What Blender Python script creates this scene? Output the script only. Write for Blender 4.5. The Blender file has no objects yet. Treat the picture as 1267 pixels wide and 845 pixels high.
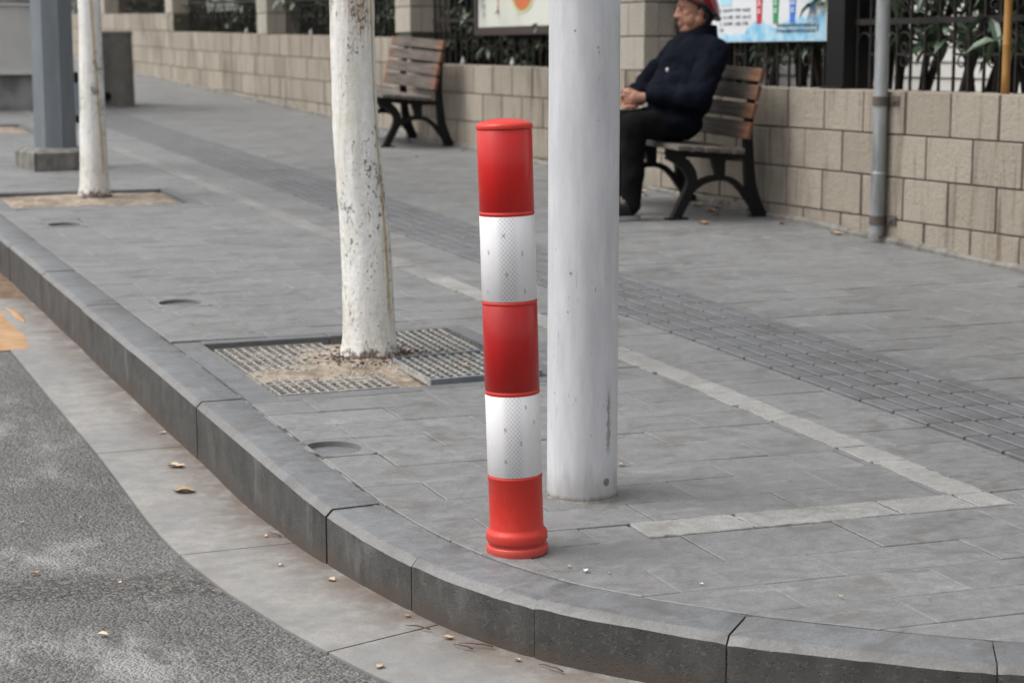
import bpy, bmesh, math, random
from mathutils import Vector, Matrix, noise
R = math.radians
random.seed(7)
S = bpy.context.scene
COL = S.collection

# ------------------------------------------------------------------ camera, sky, sun, exposure
GRADE = 0.038273714          # the street climbs 3.8 % along +Y
def zg(y): return GRADE * y
def rh(y):                   # the road lies 17 cm below the pavement, 11.5 cm at the corner
    t = min(1, max(0, (y - 3.6) / 1.1)); t = t * t * (3 - 2 * t); return -(.115 + .055 * t)
def zr(y): return rh(y) + GRADE * y
cam_d = bpy.data.cameras.new('Camera'); cam = bpy.data.objects.new('Camera', cam_d); COL.objects.link(cam)
cam.location = (0, 0, 1.1793); cam.rotation_euler = (R(90 - 8.7864), 0, R(-23.6024))
cam_d.sensor_width = 36; cam_d.lens = 65.35; cam_d.clip_start = .05; cam_d.clip_end = 2000
cam_d.dof.use_dof = True; cam_d.dof.focus_distance = 3.85; cam_d.dof.aperture_fstop = 6.3
S.camera = cam
S.render.resolution_x = 1024; S.render.resolution_y = 682
S.render.engine = 'CYCLES'

SUN_EL, SUN_AZ = R(58), R(285)
W = bpy.data.worlds.new('World'); S.world = W; W.use_nodes = True
wt = W.node_tree; wt.nodes.clear()
sky = wt.nodes.new('ShaderNodeTexSky'); sky.sky_type = 'NISHITA'; sky.sun_disc = False
sky.sun_elevation = SUN_EL; sky.sun_rotation = SUN_AZ; sky.dust_density = 5; sky.air_density = 1.0
hs = wt.nodes.new('ShaderNodeHueSaturation'); hs.inputs['Saturation'].default_value = .14
bg = wt.nodes.new('ShaderNodeBackground'); bg.inputs['Strength'].default_value = .15
wo = wt.nodes.new('ShaderNodeOutputWorld')
wt.links.new(sky.outputs[0], hs.inputs['Color']); wt.links.new(hs.outputs[0], bg.inputs['Color']); wt.links.new(bg.outputs[0], wo.inputs['Surface'])
sd = bpy.data.lights.new('Sun', 'SUN'); sd.energy = .8; sd.angle = R(40); sd.color = (1, .97, .93)
sun = bpy.data.objects.new('Sun', sd); COL.objects.link(sun)
sdir = Vector((math.sin(SUN_AZ) * math.cos(SUN_EL), math.cos(SUN_AZ) * math.cos(SUN_EL), math.sin(SUN_EL)))
sun.rotation_euler = sdir.to_track_quat('Z', 'Y').to_euler()
S.view_settings.view_transform = 'Standard'; S.view_settings.look = 'None'
S.view_settings.gamma = 1; S.view_settings.use_curve_mapping = False
S.view_settings.exposure = 0.72

# ------------------------------------------------------------------ shader helpers
class G:
    """small wrapper round a node tree"""
    def __init__(s, name, rough=.8, col=(.5, .5, .5)):
        s.m = bpy.data.materials.new(name); s.m.use_nodes = True; s.t = s.m.node_tree
        s.b = s.t.nodes['Principled BSDF']; s.b.inputs['Roughness'].default_value = rough
        s.b.inputs['Base Color'].default_value = (*col, 1); s.b.inputs['Specular IOR Level'].default_value = .35
        s._co = None
    def n(s, ty, **kw):
        nd = s.t.nodes.new('ShaderNode' + ty)
        for k, v in kw.items(): setattr(nd, k, v)
        return nd
    def put(s, sock, v):
        if isinstance(v, bpy.types.NodeSocket): s.t.links.new(v, sock)
        elif isinstance(v, (tuple, list)) and sock.type == 'RGBA': sock.default_value = (*v[:3], 1)
        else: sock.default_value = v
    def pos(s):
        if s._co is None: s._co = s.n('TexCoord').outputs['Object']
        return s._co
    def geo(s): return s.n('NewGeometry')
    def mapp(s, scale=(1, 1, 1), rot=(0, 0, 0), loc=(0, 0, 0), v=None):
        m = s.n('Mapping'); s.put(m.inputs[0], v or s.pos()); m.inputs['Scale'].default_value = scale
        m.inputs['Rotation'].default_value = rot; m.inputs['Location'].default_value = loc
        return m.outputs[0]
    def noise(s, scale, detail=6, rough=.6, v=None, dist=0):
        t = s.n('TexNoise'); s.put(t.inputs['Vector'], v or s.pos()); t.inputs['Scale'].default_value = scale
        t.inputs['Detail'].default_value = detail; t.inputs['Roughness'].default_value = rough; t.inputs['Distortion'].default_value = dist
        return t.outputs['Fac']
    def voro(s, scale, feature='F1', v=None, out='Distance', rnd=1):
        t = s.n('TexVoronoi', feature=feature); s.put(t.inputs['Vector'], v or s.pos()); t.inputs['Scale'].default_value = scale
        t.inputs['Randomness'].default_value = rnd
        return t.outputs[out]
    def rng(s, x, a, b, c=0, d=1, smooth=True):
        t = s.n('MapRange'); t.interpolation_type = 'SMOOTHSTEP' if smooth else 'LINEAR'
        for i, v in enumerate((x, a, b, c, d)): s.put(t.inputs[i], v)
        return t.outputs[0]
    def mix(s, f, a, b, blend='MIX'):
        t = s.n('Mix', data_type='RGBA', blend_type=blend)
        s.put(t.inputs[0], f); s.put(t.inputs[6], a); s.put(t.inputs[7], b)
        return t.outputs[2]
    def math(s, op, a, b=0.):
        t = s.n('Math', operation=op); s.put(t.inputs[0], a); s.put(t.inputs[1], b); return t.outputs[0]
    def sep(s, v): 
        t = s.n('SeparateXYZ'); s.put(t.inputs[0], v); return t.outputs
    def bump(s, h, strength=.5, dist=.002):
        t = s.n('Bump'); t.inputs['Strength'].default_value = strength; t.inputs['Distance'].default_value = dist
        s.put(t.inputs['Height'], h); s.t.links.new(t.outputs[0], s.b.inputs['Normal'])
    def col(s, c): s.put(s.b.inputs['Base Color'], c)
    def rough(s, r): s.put(s.b.inputs['Roughness'], r)

def plain(name, col, rough=.7, var=.12, scale=30, metal=0, spec=None, bump=0):
    g = G(name, rough); f = g.noise(scale)
    g.col(g.mix(f, tuple(c * (1 - var) for c in col), tuple(min(1, c * (1 + var)) for c in col)))
    g.b.inputs['Metallic'].default_value = metal
    if spec is not None: g.b.inputs['Specular IOR Level'].default_value = spec
    if bump: g.bump(f, bump)
    return g.m

def m_slab(name, base, stain=(.5, .5, .5), light=.3, pit=True):
    g = G(name, .75); g.b.inputs['Specular IOR Level'].default_value = .6
    rnd = g.geo().outputs['Random Per Island']
    k = g.rng(rnd, 0, 1, .93, 1.07, False)
    fine = g.noise(190, 5, .78); mid = g.noise(28, 6, .65); big = g.noise(2.6, 5, .6)
    streak = g.noise(9, 5, .6, g.mapp((.6, 2.2, 1)))
    c = g.mix(g.rng(mid, .3, .7), tuple(v * .86 for v in base), tuple(v * 1.12 for v in base))
    c = g.mix(g.rng(big, .35, .7, 0, .55), c, tuple(v * stain[0] * 1.5 for v in base))
    c = g.mix(g.rng(streak, .56, .75, 0, light), c, tuple(min(.6, v * 1.75) for v in base))
    c = g.mix(g.rng(fine, .47, .62, 0, .6), c, tuple(v * .60 for v in base)); c = g.mix(g.rng(fine, .46, .36, 0, .4), c, tuple(min(.6, v * 1.5) for v in base))
    cl = g.noise(5.5, 8, .72, g.mapp((1, 1.5, 1), loc=(9, 4, 2)), .6); c = g.mix(g.rng(cl, .48, .66, 0, .75), c, (base[0] * .60, base[1] * .57, base[2] * .53)); c = g.mix(g.rng(cl, .40, .28, 0, .55), c, tuple(min(.6, v * 1.45) for v in base))
    # rubbed-in spots of chewing gum and grease
    sp = g.voro(7.5); spn = g.noise(60, 3)
    spot = g.rng(g.math('ADD', sp, g.math('MULTIPLY', spn, .05)), .05, .075, .55, 0)
    c = g.mix(spot, c, tuple(v * .5 for v in base))
    lf = g.voro(3.1); lsp = g.rng(g.math('ADD', lf, g.math('MULTIPLY', spn, .05)), .04, .055, .5, 0)
    c = g.mix(lsp, c, tuple(min(.6, v * 2.0) for v in base))
    mul = g.n('Mix', data_type='RGBA', blend_type='MULTIPLY'); mul.inputs[0].default_value = 1
    g.put(mul.inputs[6], c); cb = g.n('CombineColor'); 
    for i in range(3): g.put(cb.inputs[i], k)
    g.put(mul.inputs[7], cb.outputs[0]); g.col(mul.outputs[2])
    g.rough(g.rng(mid, .3, .7, .46, .70))
    g.bump(g.math('ADD', g.math('MULTIPLY', fine, .5), g.math('ADD', mid, g.math('MULTIPLY', streak, .8))), .42, .0022)
    return g

MAT = {}
g = m_slab('paving_stone', (.174, .1745, .175), light=.42)
MAT['slab'] = g.m
g = m_slab('light_rough_stone', (.275, .272, .262), light=.25)
g.bump(g.noise(70, 8, .75), .8, .004); MAT['light_slab'] = g.m
MAT['worn_light'] = m_slab('worn_light_stone', (.215, .213, .206), light=.3).m; MAT['tact_base'] = plain('dirty_tactile_bed', (.05, .049, .048), .9, .35, 40); MAT['hole_side'] = plain('hole_side', (.15, .148, .144), .9, .3, 60)
g = m_slab('tactile_stone', (.122, .125, .130), light=.12); MAT['tactile'] = g.m
g = m_slab('kerb_top_stone', (.132, .136, .141), light=.3); MAT['kerb_top'] = g.m
MAT['chamfer'] = m_slab('kerb_chamfer_stone', (.142, .140, .137), light=.35).m
# kerb face: dark, road-grimed stone with pits and vertical run marks
g = G('kerb_face_stone', .8)
rnd = g.geo().outputs['Random Per Island']
v = g.noise(11, 7, .7, g.mapp((1, 1, .6))); f2 = g.noise(140, 5, .75); pits = g.voro(85); b2 = g.noise(5, 5)
c = g.mix(g.rng(v, .3, .72), (.034, .033, .031), (.078, .075, .072))
c = g.mix(g.rng(rnd, 0, 1, 0, .4, False), c, (.060, .055, .050))
c = g.mix(g.rng(f2, .60, .72, 0, .7), c, (.17, .165, .158))
c = g.mix(g.rng(g.math('ADD', pits, g.math('MULTIPLY', g.noise(19, 5, .7), .5)), .26, .36, .65, 0), c, (.02, .019, .018))
c = g.mix(g.rng(b2, .54, .70, 0, .7), c, (.024, .0235, .0235)); ef = g.noise(7, 7, .7, g.mapp((1, 1, .35), loc=(4, 1, 2))); c = g.mix(g.rng(ef, .55, .70, 0, .55), c, (.15, .147, .142)); g3 = g.noise(70, 5, .75); c = g.mix(g.rng(g3, .55, .66, 0, .6), c, (.11, .106, .10))
sx = g.sep(g.pos()); low = g.math('SUBTRACT', g.math('ADD', sx[2], g.math('MULTIPLY', sx[1], -GRADE)), g.rng(sx[1], 3.6, 4.7, -.115, -.17))
c = g.mix(g.rng(g.math('ADD', low, g.math('MULTIPLY', g.math('SUBTRACT', b2, .5), .10)), .004, .05, .85, 0), c, (.068, .052, .042))
g.col(c); g.bump(g.math('ADD', f2, g.math('MULTIPLY', g.rng(pits, .05, .25), .8)), .5, .003); MAT['kerb_face'] = g.m
# joint filler
g = G('joint_mortar', .95); f = g.noise(60, 6, .7); f2 = g.noise(3.5, 5, .7); g.col(g.mix(g.rng(f2, .5, .6), g.mix(g.rng(f, .4, .65), (.03, .028, .026), (.11, .105, .098)), g.mix(f, (.16, .155, .145), (.36, .355, .345)))); g.bump(f, .5, .004); MAT['mortar'] = g.m
# gutter concrete: pale, brown silt towards the kerb foot
g = G('gutter_concrete', .85)
big = g.noise(2.2, 6, .62); mid = g.noise(17, 7, .68); fine = g.noise(260, 4, .7); st = g.noise(6, 6, .65, g.mapp((2.4, .8, 1)))
c = g.mix(g.rng(mid, .3, .7), (.205, .200, .190), (.30, .292, .276))
c = g.mix(g.rng(big, .42, .66, 0, .6), c, (.175, .176, .177))
c = g.mix(g.rng(st, .5, .72, 0, .4), c, (.22, .20, .18))
c = g.mix(g.rng(mid, .62, .72, 0, .55), c, (.11, .085, .068))
at_ = g.n('Attribute', attribute_name='silt').outputs['Fac']
c = g.mix(g.math('MULTIPLY', at_, g.rng(g.noise(9, 7, .7), .30, .60, .05, .95)), c, (.115, .083, .064))
c = g.mix(g.rng(fine, .4, .7, 0, .35), c, (.12, .115, .11))
g.col(c); g.bump(g.math('ADD', fine, mid), .4, .003); MAT['gutter'] = g.m
# asphalt: bare aggregate, pale dusty patches
g = G('asphalt', .88)
pj = g.pos(); wob = g.noise(40, 3)
a1 = g.n('TexVoronoi', feature='F1'); g.put(a1.inputs['Vector'], pj); a1.inputs['Scale'].default_value = 125
a2 = g.n('TexVoronoi', feature='F1'); g.put(a2.inputs['Vector'], pj); a2.inputs['Scale'].default_value = 230
cell = g.sep(a1.outputs['Color'])[0]; cell2 = g.sep(a2.outputs['Color'])[1]
big = g.noise(1.3, 6, .62); mid = g.noise(7, 6, .68); dust = g.noise(2.1, 7, .66, g.mapp((1.6, .7, 1), loc=(3.3, 1.1, 0)))
c = g.mix(g.rng(cell, 0, 1, 0, 1, False), (.082, .081, .079), (.255, .249, .242))
c = g.mix(g.rng(a1.outputs['Distance'], .42, .75, 0, .6), c, (.075, .073, .071))
c = g.mix(g.math('MULTIPLY', cell2, .38), c, (.15, .146, .142))
c = g.mix(g.rng(cell, .95, .97, 0, .5), c, (.22, .18, .14))
c = g.mix(g.rng(big, .38, .68, .4, 0), c, (.068, .067, .066))
c = g.mix(g.rng(g.math('ADD', dust, g.math('MULTIPLY', g.math('SUBTRACT', wob, .5), .2)), .50, .68, 0, .62), c, (.34, .335, .325))
px = g.sep(g.pos()); yb = g.math('ADD', px[1], g.math('MULTIPLY', px[0], .34)); wv = g.math('MULTIPLY', g.math('SUBTRACT', g.noise(6, 6, .7), .5), .30)
dist = g.math('ABSOLUTE', g.math('SUBTRACT', g.math('ADD', yb, wv), 4.245)); bm = g.rng(dist, .08, .15, 1, 0)
big3 = g.n('TexVoronoi', feature='F1'); g.put(big3.inputs['Vector'], pj); big3.inputs['Scale'].default_value = 95
c3 = g.sep(big3.outputs['Color'])[0]; cc = g.mix(g.rng(c3, 0, 1, 0, 1, False), (.055, .053, .051), (.21, .20, .19)); cc = g.mix(g.rng(big3.outputs['Distance'], .35, .7, 0, .85), cc, (.035, .033, .031)); cc = g.mix(g.rng(c3, .95, .97, 0, .6), cc, (.26, .2, .15))
c = g.mix(g.math('MULTIPLY', bm, .8), c, cc)
g.col(c); g.bump(g.math('SUBTRACT', g.math('MULTIPLY', mid, 1.2), g.math('ADD', a1.outputs['Distance'], g.math('MULTIPLY', a2.outputs['Distance'], .5))), .9, .008)
MAT['asphalt'] = g.m
g = G('coarse_asphalt', .9)
a1 = g.n('TexVoronoi', feature='F1'); g.put(a1.inputs['Vector'], g.pos()); a1.inputs['Scale'].default_value = 70
cell = g.sep(a1.outputs['Color'])[0]
c = g.mix(g.rng(cell, 0, 1, 0, 1, False), (.04, .039, .038), (.16, .15, .14)); c = g.mix(g.rng(a1.outputs['Distance'], .35, .7, 0, .9), c, (.025, .024, .023))
c = g.mix(g.rng(cell, .93, .95, 0, .8), c, (.25, .19, .13)); g.col(c); g.bump(g.math('MULTIPLY', a1.outputs['Distance'], -1), .9, .009); MAT['coarse'] = g.m
g = G('ochre_sand', .95); f = g.noise(9, 7, .7); f2 = g.noise(150, 4)
g.col(g.mix(g.rng(f, .3, .7), (.30, .175, .085), (.40, .26, .15))); g.bump(f2, .4, .003); MAT['sand'] = g.m
g = G('wet_brown_silt', .8); f = g.noise(12, 7, .7); g.col(g.mix(g.rng(f, .3, .7), (.09, .055, .035), (.22, .145, .09))); g.bump(f, .4, .004); MAT['silt'] = g.m
# earth in the tree pits
g = G('pit_earth', .95); f = g.noise(22, 8, .72); f2 = g.noise(120, 5, .7); f3 = g.noise(6, 5)
c = g.mix(g.rng(f, .3, .68), (.17, .13, .095), (.38, .325, .26)); c = g.mix(g.rng(f2, .6, .72, 0, .8), c, (.5, .46, .40))
c = g.mix(g.rng(f3, .48, .62, 0, .7), c, (.15, .115, .085)); c = g.mix(g.rng(g.voro(60), .10, .18, .8, 0), c, (.06, .045, .035)); g.col(c); g.bump(g.math('ADD', f, f2), .8, .006); MAT['earth'] = g.m
# wall block: rough buff stone with dark rain runs
def m_wall(name, a, b, run):
    g = G(name, .9)
    rnd = g.geo().outputs['Random Per Island']
    f = g.noise(60, 7, .72); f2 = g.noise(210, 4, .7); v = g.noise(4.5, 7, .66, g.mapp((1, 1.6, .22)), .3); v2 = g.noise(15, 6, .62, g.mapp((1, 1.4, .10)), .4); big = g.noise(.9, 4)
    c = g.mix(g.rng(rnd, 0, 1, 0, 1, False), a, b)
    c = g.mix(g.rng(f, .35, .7, 0, .45), c, tuple(x * .66 for x in a))
    c = g.mix(g.rng(v, .50, .70, 0, run), c, (.12, .092, .066)); c = g.mix(g.rng(v2, .56, .70, 0, run * .8), c, (.125, .085, .052))
    c = g.mix(g.rng(big, .5, .75, 0, .6), c, tuple(x * .5 for x in a))
    c = g.mix(g.rng(f2, .55, .75, 0, .3), c, (.42, .39, .34))
    g.col(c); g.bump(g.math('ADD', g.math('ADD', f, g.noise(24, 5, .65)), g.math('MULTIPLY', f2, .35)), 1.0, .010); return g.m
MAT['wall'] = m_wall('buff_stone_block', (.30, .262, .21), (.385, .342, .28), .75)
MAT['pillar'] = m_wall('buff_stone_pillar', (.36, .328, .275), (.43, .395, .335), .2)
g = G('wall_joint', .95); f = g.noise(40, 6, .7); g.col(g.mix(f, (.045, .041, .033), (.11, .105, .085))); MAT['joint'] = g.m
# whitewashed bark
def m_bark(name, top_rust):
    g = G(name, .92)
    f = g.noise(36, 8, .72, g.mapp((1, 1, .75))); f2 = g.noise(130, 6, .7); st = g.noise(75, 5, .6, g.mapp((1, 1, .03))); st2 = g.noise(22, 5, .6, g.mapp((1, 1, .06)))
    cr = g.noise(85, 9, .8, g.mapp((1, 1, .6), loc=(5, 2, 1)), .25); patch = g.noise(11, 5, .65, g.mapp((1, 1, .42), loc=(1, 7, 3)))
    pits = g.voro(30, v=g.mapp((1, 1, .7)))
    c = g.mix(g.rng(f, .3, .7), (.66, .655, .63), (.79, .785, .77))
    c = g.mix(g.rng(st2, .52, .72, 0, .45), c, (.52, .50, .44)); c = g.mix(g.rng(st, .56, .68, 0, .45), c, (.50, .39, .19))
    z = g.sep(g.pos())[2]
    zt = g.rng(g.math('ADD', z, g.math('MULTIPLY', patch, .5)), top_rust, top_rust + .30, 0, 1)
    thr = g.math('SUBTRACT', g.math('SUBTRACT', .592, g.math('MULTIPLY', zt, .075)), g.math('MULTIPLY', g.math('SUBTRACT', patch, .5), .5))
    crk = g.rng(g.math('SUBTRACT', cr, thr), -.005, .05, 0, 1)
    c = g.mix(g.math('MULTIPLY', crk, .8), c, (.11, .095, .08))
    c = g.mix(g.math('MULTIPLY', g.rng(g.math('ADD', pits, g.math('MULTIPLY', f2, .12)), .10, .17, 1, 0), .8), c, (.10, .085, .07))
    c = g.mix(g.math('MULTIPLY', zt, g.rng(st, .44, .60, 0, .7)), c, (.36, .175, .05)); c = g.mix(g.math('MULTIPLY', zt, g.rng(st2, .46, .62, 0, .55)), c, (.30, .21, .12))
    px = g.sep(g.pos()); an = g.math('ARCTAN2', px[1], g.math('ADD', px[0], g.rng(z, .1, 1.2, .006, .045, False)))
    ss = g.math('MULTIPLY', g.rng(g.math('ABSOLUTE', g.math('ADD', g.math('ADD', an, .95), g.math('MULTIPLY', g.math('SUBTRACT', st2, .5), .30))), .05, .13, 1, 0), g.rng(g.math('ADD', z, g.math('MULTIPLY', patch, .3)), .18, .34, 0, .8))
    c = g.mix(ss, c, (.44, .32, .12)); c = g.mix(g.rng(g.noise(5, 5, .6, g.mapp((1, 1, .3), loc=(2, 2, 8))), .50, .66, 0, .45), c, (.56, .53, .40))
    low = g.rng(g.math('ADD', z, g.math('MULTIPLY', patch, .12)), .16, .36, 1, 0); c = g.mix(g.math('MULTIPLY', low, g.rng(f, .42, .62, 0, .6)), c, (.42, .385, .29))
    zb = g.rng(g.math('ADD', z, g.math('MULTIPLY', g.math('SUBTRACT', g.noise(26, 7, .75), .5), .30)), .01, .045, 1, 0)
    c = g.mix(g.math('MULTIPLY', zb, .9), c, (.085, .048, .036))
    c = g.mix(g.rng(f2, .58, .72, 0, .3), c, (.36, .34, .31))
    g.col(c); g.bump(g.math('SUBTRACT', g.math('ADD', f, g.math('MULTIPLY', f2, .4)), crk), .9, .006)
    return g.m
MAT['bark'] = m_bark('whitewashed_bark', 1.18); MAT['bark_far'] = m_bark('whitewashed_bark_far', 1.32)
# white street pole paint with scuffs and weeping grime
g = G('white_pole_paint', .42)
f = g.noise(30, 6, .7, g.mapp((1, 1, .18))); sc = g.noise(70, 6, .75, g.mapp((1, 1, .16), rot=(.15, .1, 0))); dots = g.voro(17); st = g.noise(13, 5, .6, g.mapp((1, 1, .06)))
z = g.sep(g.pos())[2]
c = g.mix(g.rng(f, .3, .7), (.45, .455, .475), (.54, .545, .565)); c = g.mix(g.rng(st, .53, .72, 0, .5), c, (.36, .355, .35))
c = g.mix(g.rng(sc, .635, .70, 0, .75), c, (.22, .205, .185)); c = g.mix(g.rng(g.math('ADD', dots, g.math('MULTIPLY', f, .10)), .09, .13, .7, 0), c, (.17, .15, .135))
c = g.mix(g.rng(g.math('ADD', z, g.math('MULTIPLY', f, .11)), .05, .16, .72, 0), c, (.26, .25, .235))
c = g.mix(g.rng(g.math('ADD', z, g.math('MULTIPLY', sc, .03)), .015, .032, .85, 0), c, (.10, .09, .078))
pp = g.sep(g.pos()); an = g.math('ARCTAN2', pp[1], pp[0]); wn = g.noise(45, 6, .7)
dr = g.math('MULTIPLY', g.rng(g.math('ADD', g.math('ABSOLUTE', g.math('ADD', an, 1.19)), g.math('MULTIPLY', g.math('SUBTRACT', wn, .5), .30)), .03, .09, 1, 0), g.math('MULTIPLY', g.rng(z, .10, .14), g.rng(z, .24, .27, 1, 0)))
c = g.mix(g.math('MULTIPLY', dr, .75), c, (.20, .175, .14))
dt = g.math('ADD', g.math('POWER', g.math('MULTIPLY', g.math('ADD', an, 1.26), .083), 2.), g.math('POWER', g.math('SUBTRACT', z, .045), 2.)); c = g.mix(g.rng(dt, .00006, .00012, .85, 0), c, (.10, .10, .10))
s2 = g.noise(16, 7, .74, g.mapp((1, 1, .5), rot=(.5, .6, 0), loc=(3, 3, 3))); c = g.mix(g.rng(s2, .60, .68, 0, .45), c, (.29, .275, .25))
g.col(c); g.rough(g.rng(f, .3, .7, .35, .55)); g.bump(g.math('ADD', g.noise(22, 3), g.math('MULTIPLY', sc, .3)), .12, .002); MAT['pole'] = g.m
# bollard plastics
def m_red(name, a, b, rough):
    g = G(name, rough); f = g.noise(40, 6, .7); sc = g.noise(170, 5, .7, g.mapp((1, 1, .3)))
    z = g.sep(g.pos())[2]
    c = g.mix(f, a, b); c = g.mix(g.rng(sc, .62, .75, 0, .35), c, (.62, .17, .12))
    c = g.mix(g.rng(g.math('ADD', z, g.math('MULTIPLY', f, .08)), .03, .10, .45, 0), c, (.30, .09, .075))
    sf = g.noise(24, 7, .72, g.mapp((1, 1, 2.2), rot=(.5, .3, 0))); c = g.mix(g.math('MULTIPLY', g.rng(sf, .62, .70), g.rng(sc, .45, .6, 0, .55)), c, (.15, .05, .045))
    g.col(c); g.rough(g.rng(f, .3, .7, rough - .06, rough + .12)); g.bump(sc, .08, .001); return g.m
MAT['red_body'] = m_red('red_plastic', (.47, .026, .017), (.55, .036, .024), .36)
# prismatic sheeting: fine diamond lattice on a lacquered film
def m_film(name, base, line, cell, rough, painted_refl_ang):
    g = G(name, rough)
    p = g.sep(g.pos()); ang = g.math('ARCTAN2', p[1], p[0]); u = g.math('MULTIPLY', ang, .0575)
    a = g.math('ADD', g.math('MULTIPLY', u, 1 / .0088), g.math('MULTIPLY', p[2], 1 / .0098)); b = g.math('SUBTRACT', g.math('MULTIPLY', u, 1 / .0088), g.math('MULTIPLY', p[2], 1 / .0098))
    tri = lambda x: g.math('ABSOLUTE', g.math('SUBTRACT', g.math('FRACT', x), .5))
    ln = g.rng(g.math('MINIMUM', tri(a), tri(b)), .06, .15, 1, 0)
    st = g.rng(g.math('ABSOLUTE', g.math('SUBTRACT', ang, painted_refl_ang)), .16, .46, 1, 0)  # darker band facing the camera: the sheet's reflection painted into its colour
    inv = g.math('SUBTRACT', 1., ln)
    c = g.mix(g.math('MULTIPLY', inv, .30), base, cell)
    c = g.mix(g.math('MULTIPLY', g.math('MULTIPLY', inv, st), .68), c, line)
    dirt = g.noise(55, 6, .7, g.mapp((1, 1, .5))); c = g.mix(g.rng(dirt, .56, .72, 0, .32), c, line)
    g.col(c); g.b.inputs['Coat Weight'].default_value = .2; g.b.inputs['Coat Roughness'].default_value = .1
    return g.m
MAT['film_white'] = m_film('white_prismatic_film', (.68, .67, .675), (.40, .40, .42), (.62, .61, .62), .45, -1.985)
MAT['film_red'] = m_film('red_prismatic_film', (.50, .008, .006), (.36, .005, .004), (.43, .006, .005), .4, -2.05)
MAT['film_red_dark'] = m_film('crimson_prismatic_film', (.36, .005, .0045), (.25, .0035, .003), (.31, .0045, .004), .4, -2.05)
MAT['glyph'] = plain('print_grey', (.16, .16, .17), .6)
# bench, ironwork, metals
def m_wood():
    g = G('weathered_bench_wood', .72)
    gr = g.noise(30, 7, .68, g.mapp((1.5, .12, 1.5))); big = g.noise(7, 5, .6, g.mapp((1, .8, 1)))
    y = g.sep(g.pos())[1]
    ed = g.math('ADD', g.math('ABSOLUTE', g.math('SUBTRACT', y, .55)), g.math('MULTIPLY', g.math('SUBTRACT', big, .5), .35))
    c = g.mix(g.rng(gr, .3, .7), (.045, .035, .029), (.125, .102, .085))
    stained = g.mix(g.rng(gr, .3, .7), (.095, .040, .022), (.20, .088, .048))
    c = g.mix(g.rng(ed, .40, .53, 0, .85), c, stained); g.col(c); g.bump(gr, .4, .003); return g
MAT['wood'] = m_wood().m
g = G('seat_wood', .75); gr = g.noise(30, 7, .68, g.mapp((1.5, .12, 1.5))); c = g.mix(g.rng(gr, .3, .7), (.06, .05, .043), (.17, .15, .133)); g.col(c); g.bump(gr, .4, .003); MAT['seat_wood'] = g.m
MAT['cast'] = plain('black_cast_iron', (.007, .0072, .008), .55, .3, 40, spec=.25, bump=.1)
g = G('fence_iron', .75); f = g.noise(25, 6, .7); g.col(g.mix(g.rng(f, .45, .7), (.012, .0105, .0095), (.032, .022, .017))); g.bump(f, .2); MAT['iron'] = g.m
g = G('galvanised_steel', .5); f = g.voro(38, out='Color'); n_ = g.noise(9, 6, .7, g.mapp((1, 1, .2))); g.col(g.mix(g.rng(n_, .3, .7), (.17, .175, .18), (.36, .37, .375))); g.b.inputs['Metallic'].default_value = .25; MAT['galv'] = g.m
MAT['rust'] = plain('rusted_clamp', (.085, .07, .06), .7, .5, 50, bump=.3)
g = G('grey_pole_paint', .5); f = g.noise(8, 6, .7, g.mapp((1, 1, .2))); g.col(g.mix(g.rng(f, .3, .7), (.135, .155, .172), (.185, .205, .222))); MAT['greypaint'] = g.m
g = G('cast_concrete', .92); f = g.noise(14, 8, .7); v = g.noise(9, 6, .6, g.mapp((1.4, 1.4, .12))); f2 = g.noise(110, 4)
c = g.mix(g.rng(f, .3, .7), (.12, .115, .10), (.235, .225, .205)); c = g.mix(g.rng(v, .48, .7, 0, .75), c, (.045, .042, .038)); g.col(c); g.bump(g.math('ADD', f, f2), .6, .006); MAT['concrete'] = g.m
g = G('cabinet_steel', .45); f = g.noise(2.5, 5, .6, g.mapp((1, 1, .5))); g.col(g.mix(g.rng(f, .3, .7), (.46, .455, .44), (.58, .57, .55))); g.b.inputs['Metallic'].default_value = .15; MAT['cabinet'] = g.m
g = G('cabinet_dark_steel', .4); f = g.noise(3.5, 5, .6); g.col(g.mix(g.rng(f, .3, .7), (.12, .12, .12), (.30, .30, .30))); MAT['cabinet_low'] = g.m
g = G('grate_steel', .7); f = g.noise(40, 5); g.col(g.mix(g.rng(f, .35, .7), (.20, .195, .185), (.38, .37, .35))); MAT['grate'] = g.m
# plants
def m_leaf(name, a, b):
    g = G(name, .42); rnd = g.geo().outputs['Random Per Island']; g.col(g.mix(rnd, a, b)); g.b.inputs['Specular IOR Level'].default_value = .5
    return g.m
MAT['leaf'] = m_leaf('evergreen_leaf', (.024, .050, .026), (.075, .115, .066))
MAT['leaf_dark'] = m_leaf('dark_evergreen_leaf', (.016, .034, .017), (.065, .095, .050))
MAT['stem'] = plain('dark_stem', (.026, .021, .017), .9, .4, 30, bump=.4)
g = G('bamboo_cane', .5); f = g.noise(30, 5, .6, g.mapp((1, 1, .1))); g.col(g.mix(f, (.30, .145, .035), (.42, .235, .075))); MAT['bamboo'] = g.m
g = G('dry_leaf', .8); rnd = g.n('ObjectInfo').outputs['Random']; g.col(g.mix(rnd, (.33, .20, .11), (.60, .47, .33))); g.bump(g.noise(120, 4), .4, .002); MAT['dry'] = g.m
MAT['twig'] = plain('dry_twig', (.10, .062, .042), .9, .3)
g = G('white_cladding', .7); f = g.noise(1.5, 4); g.col(g.mix(f, (.80, .79, .74), (.85, .84, .80))); MAT['cladding'] = g.m
MAT['soil'] = plain('bed_soil', (.045, .035, .027), .95, .4, 12, bump=.5)
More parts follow.
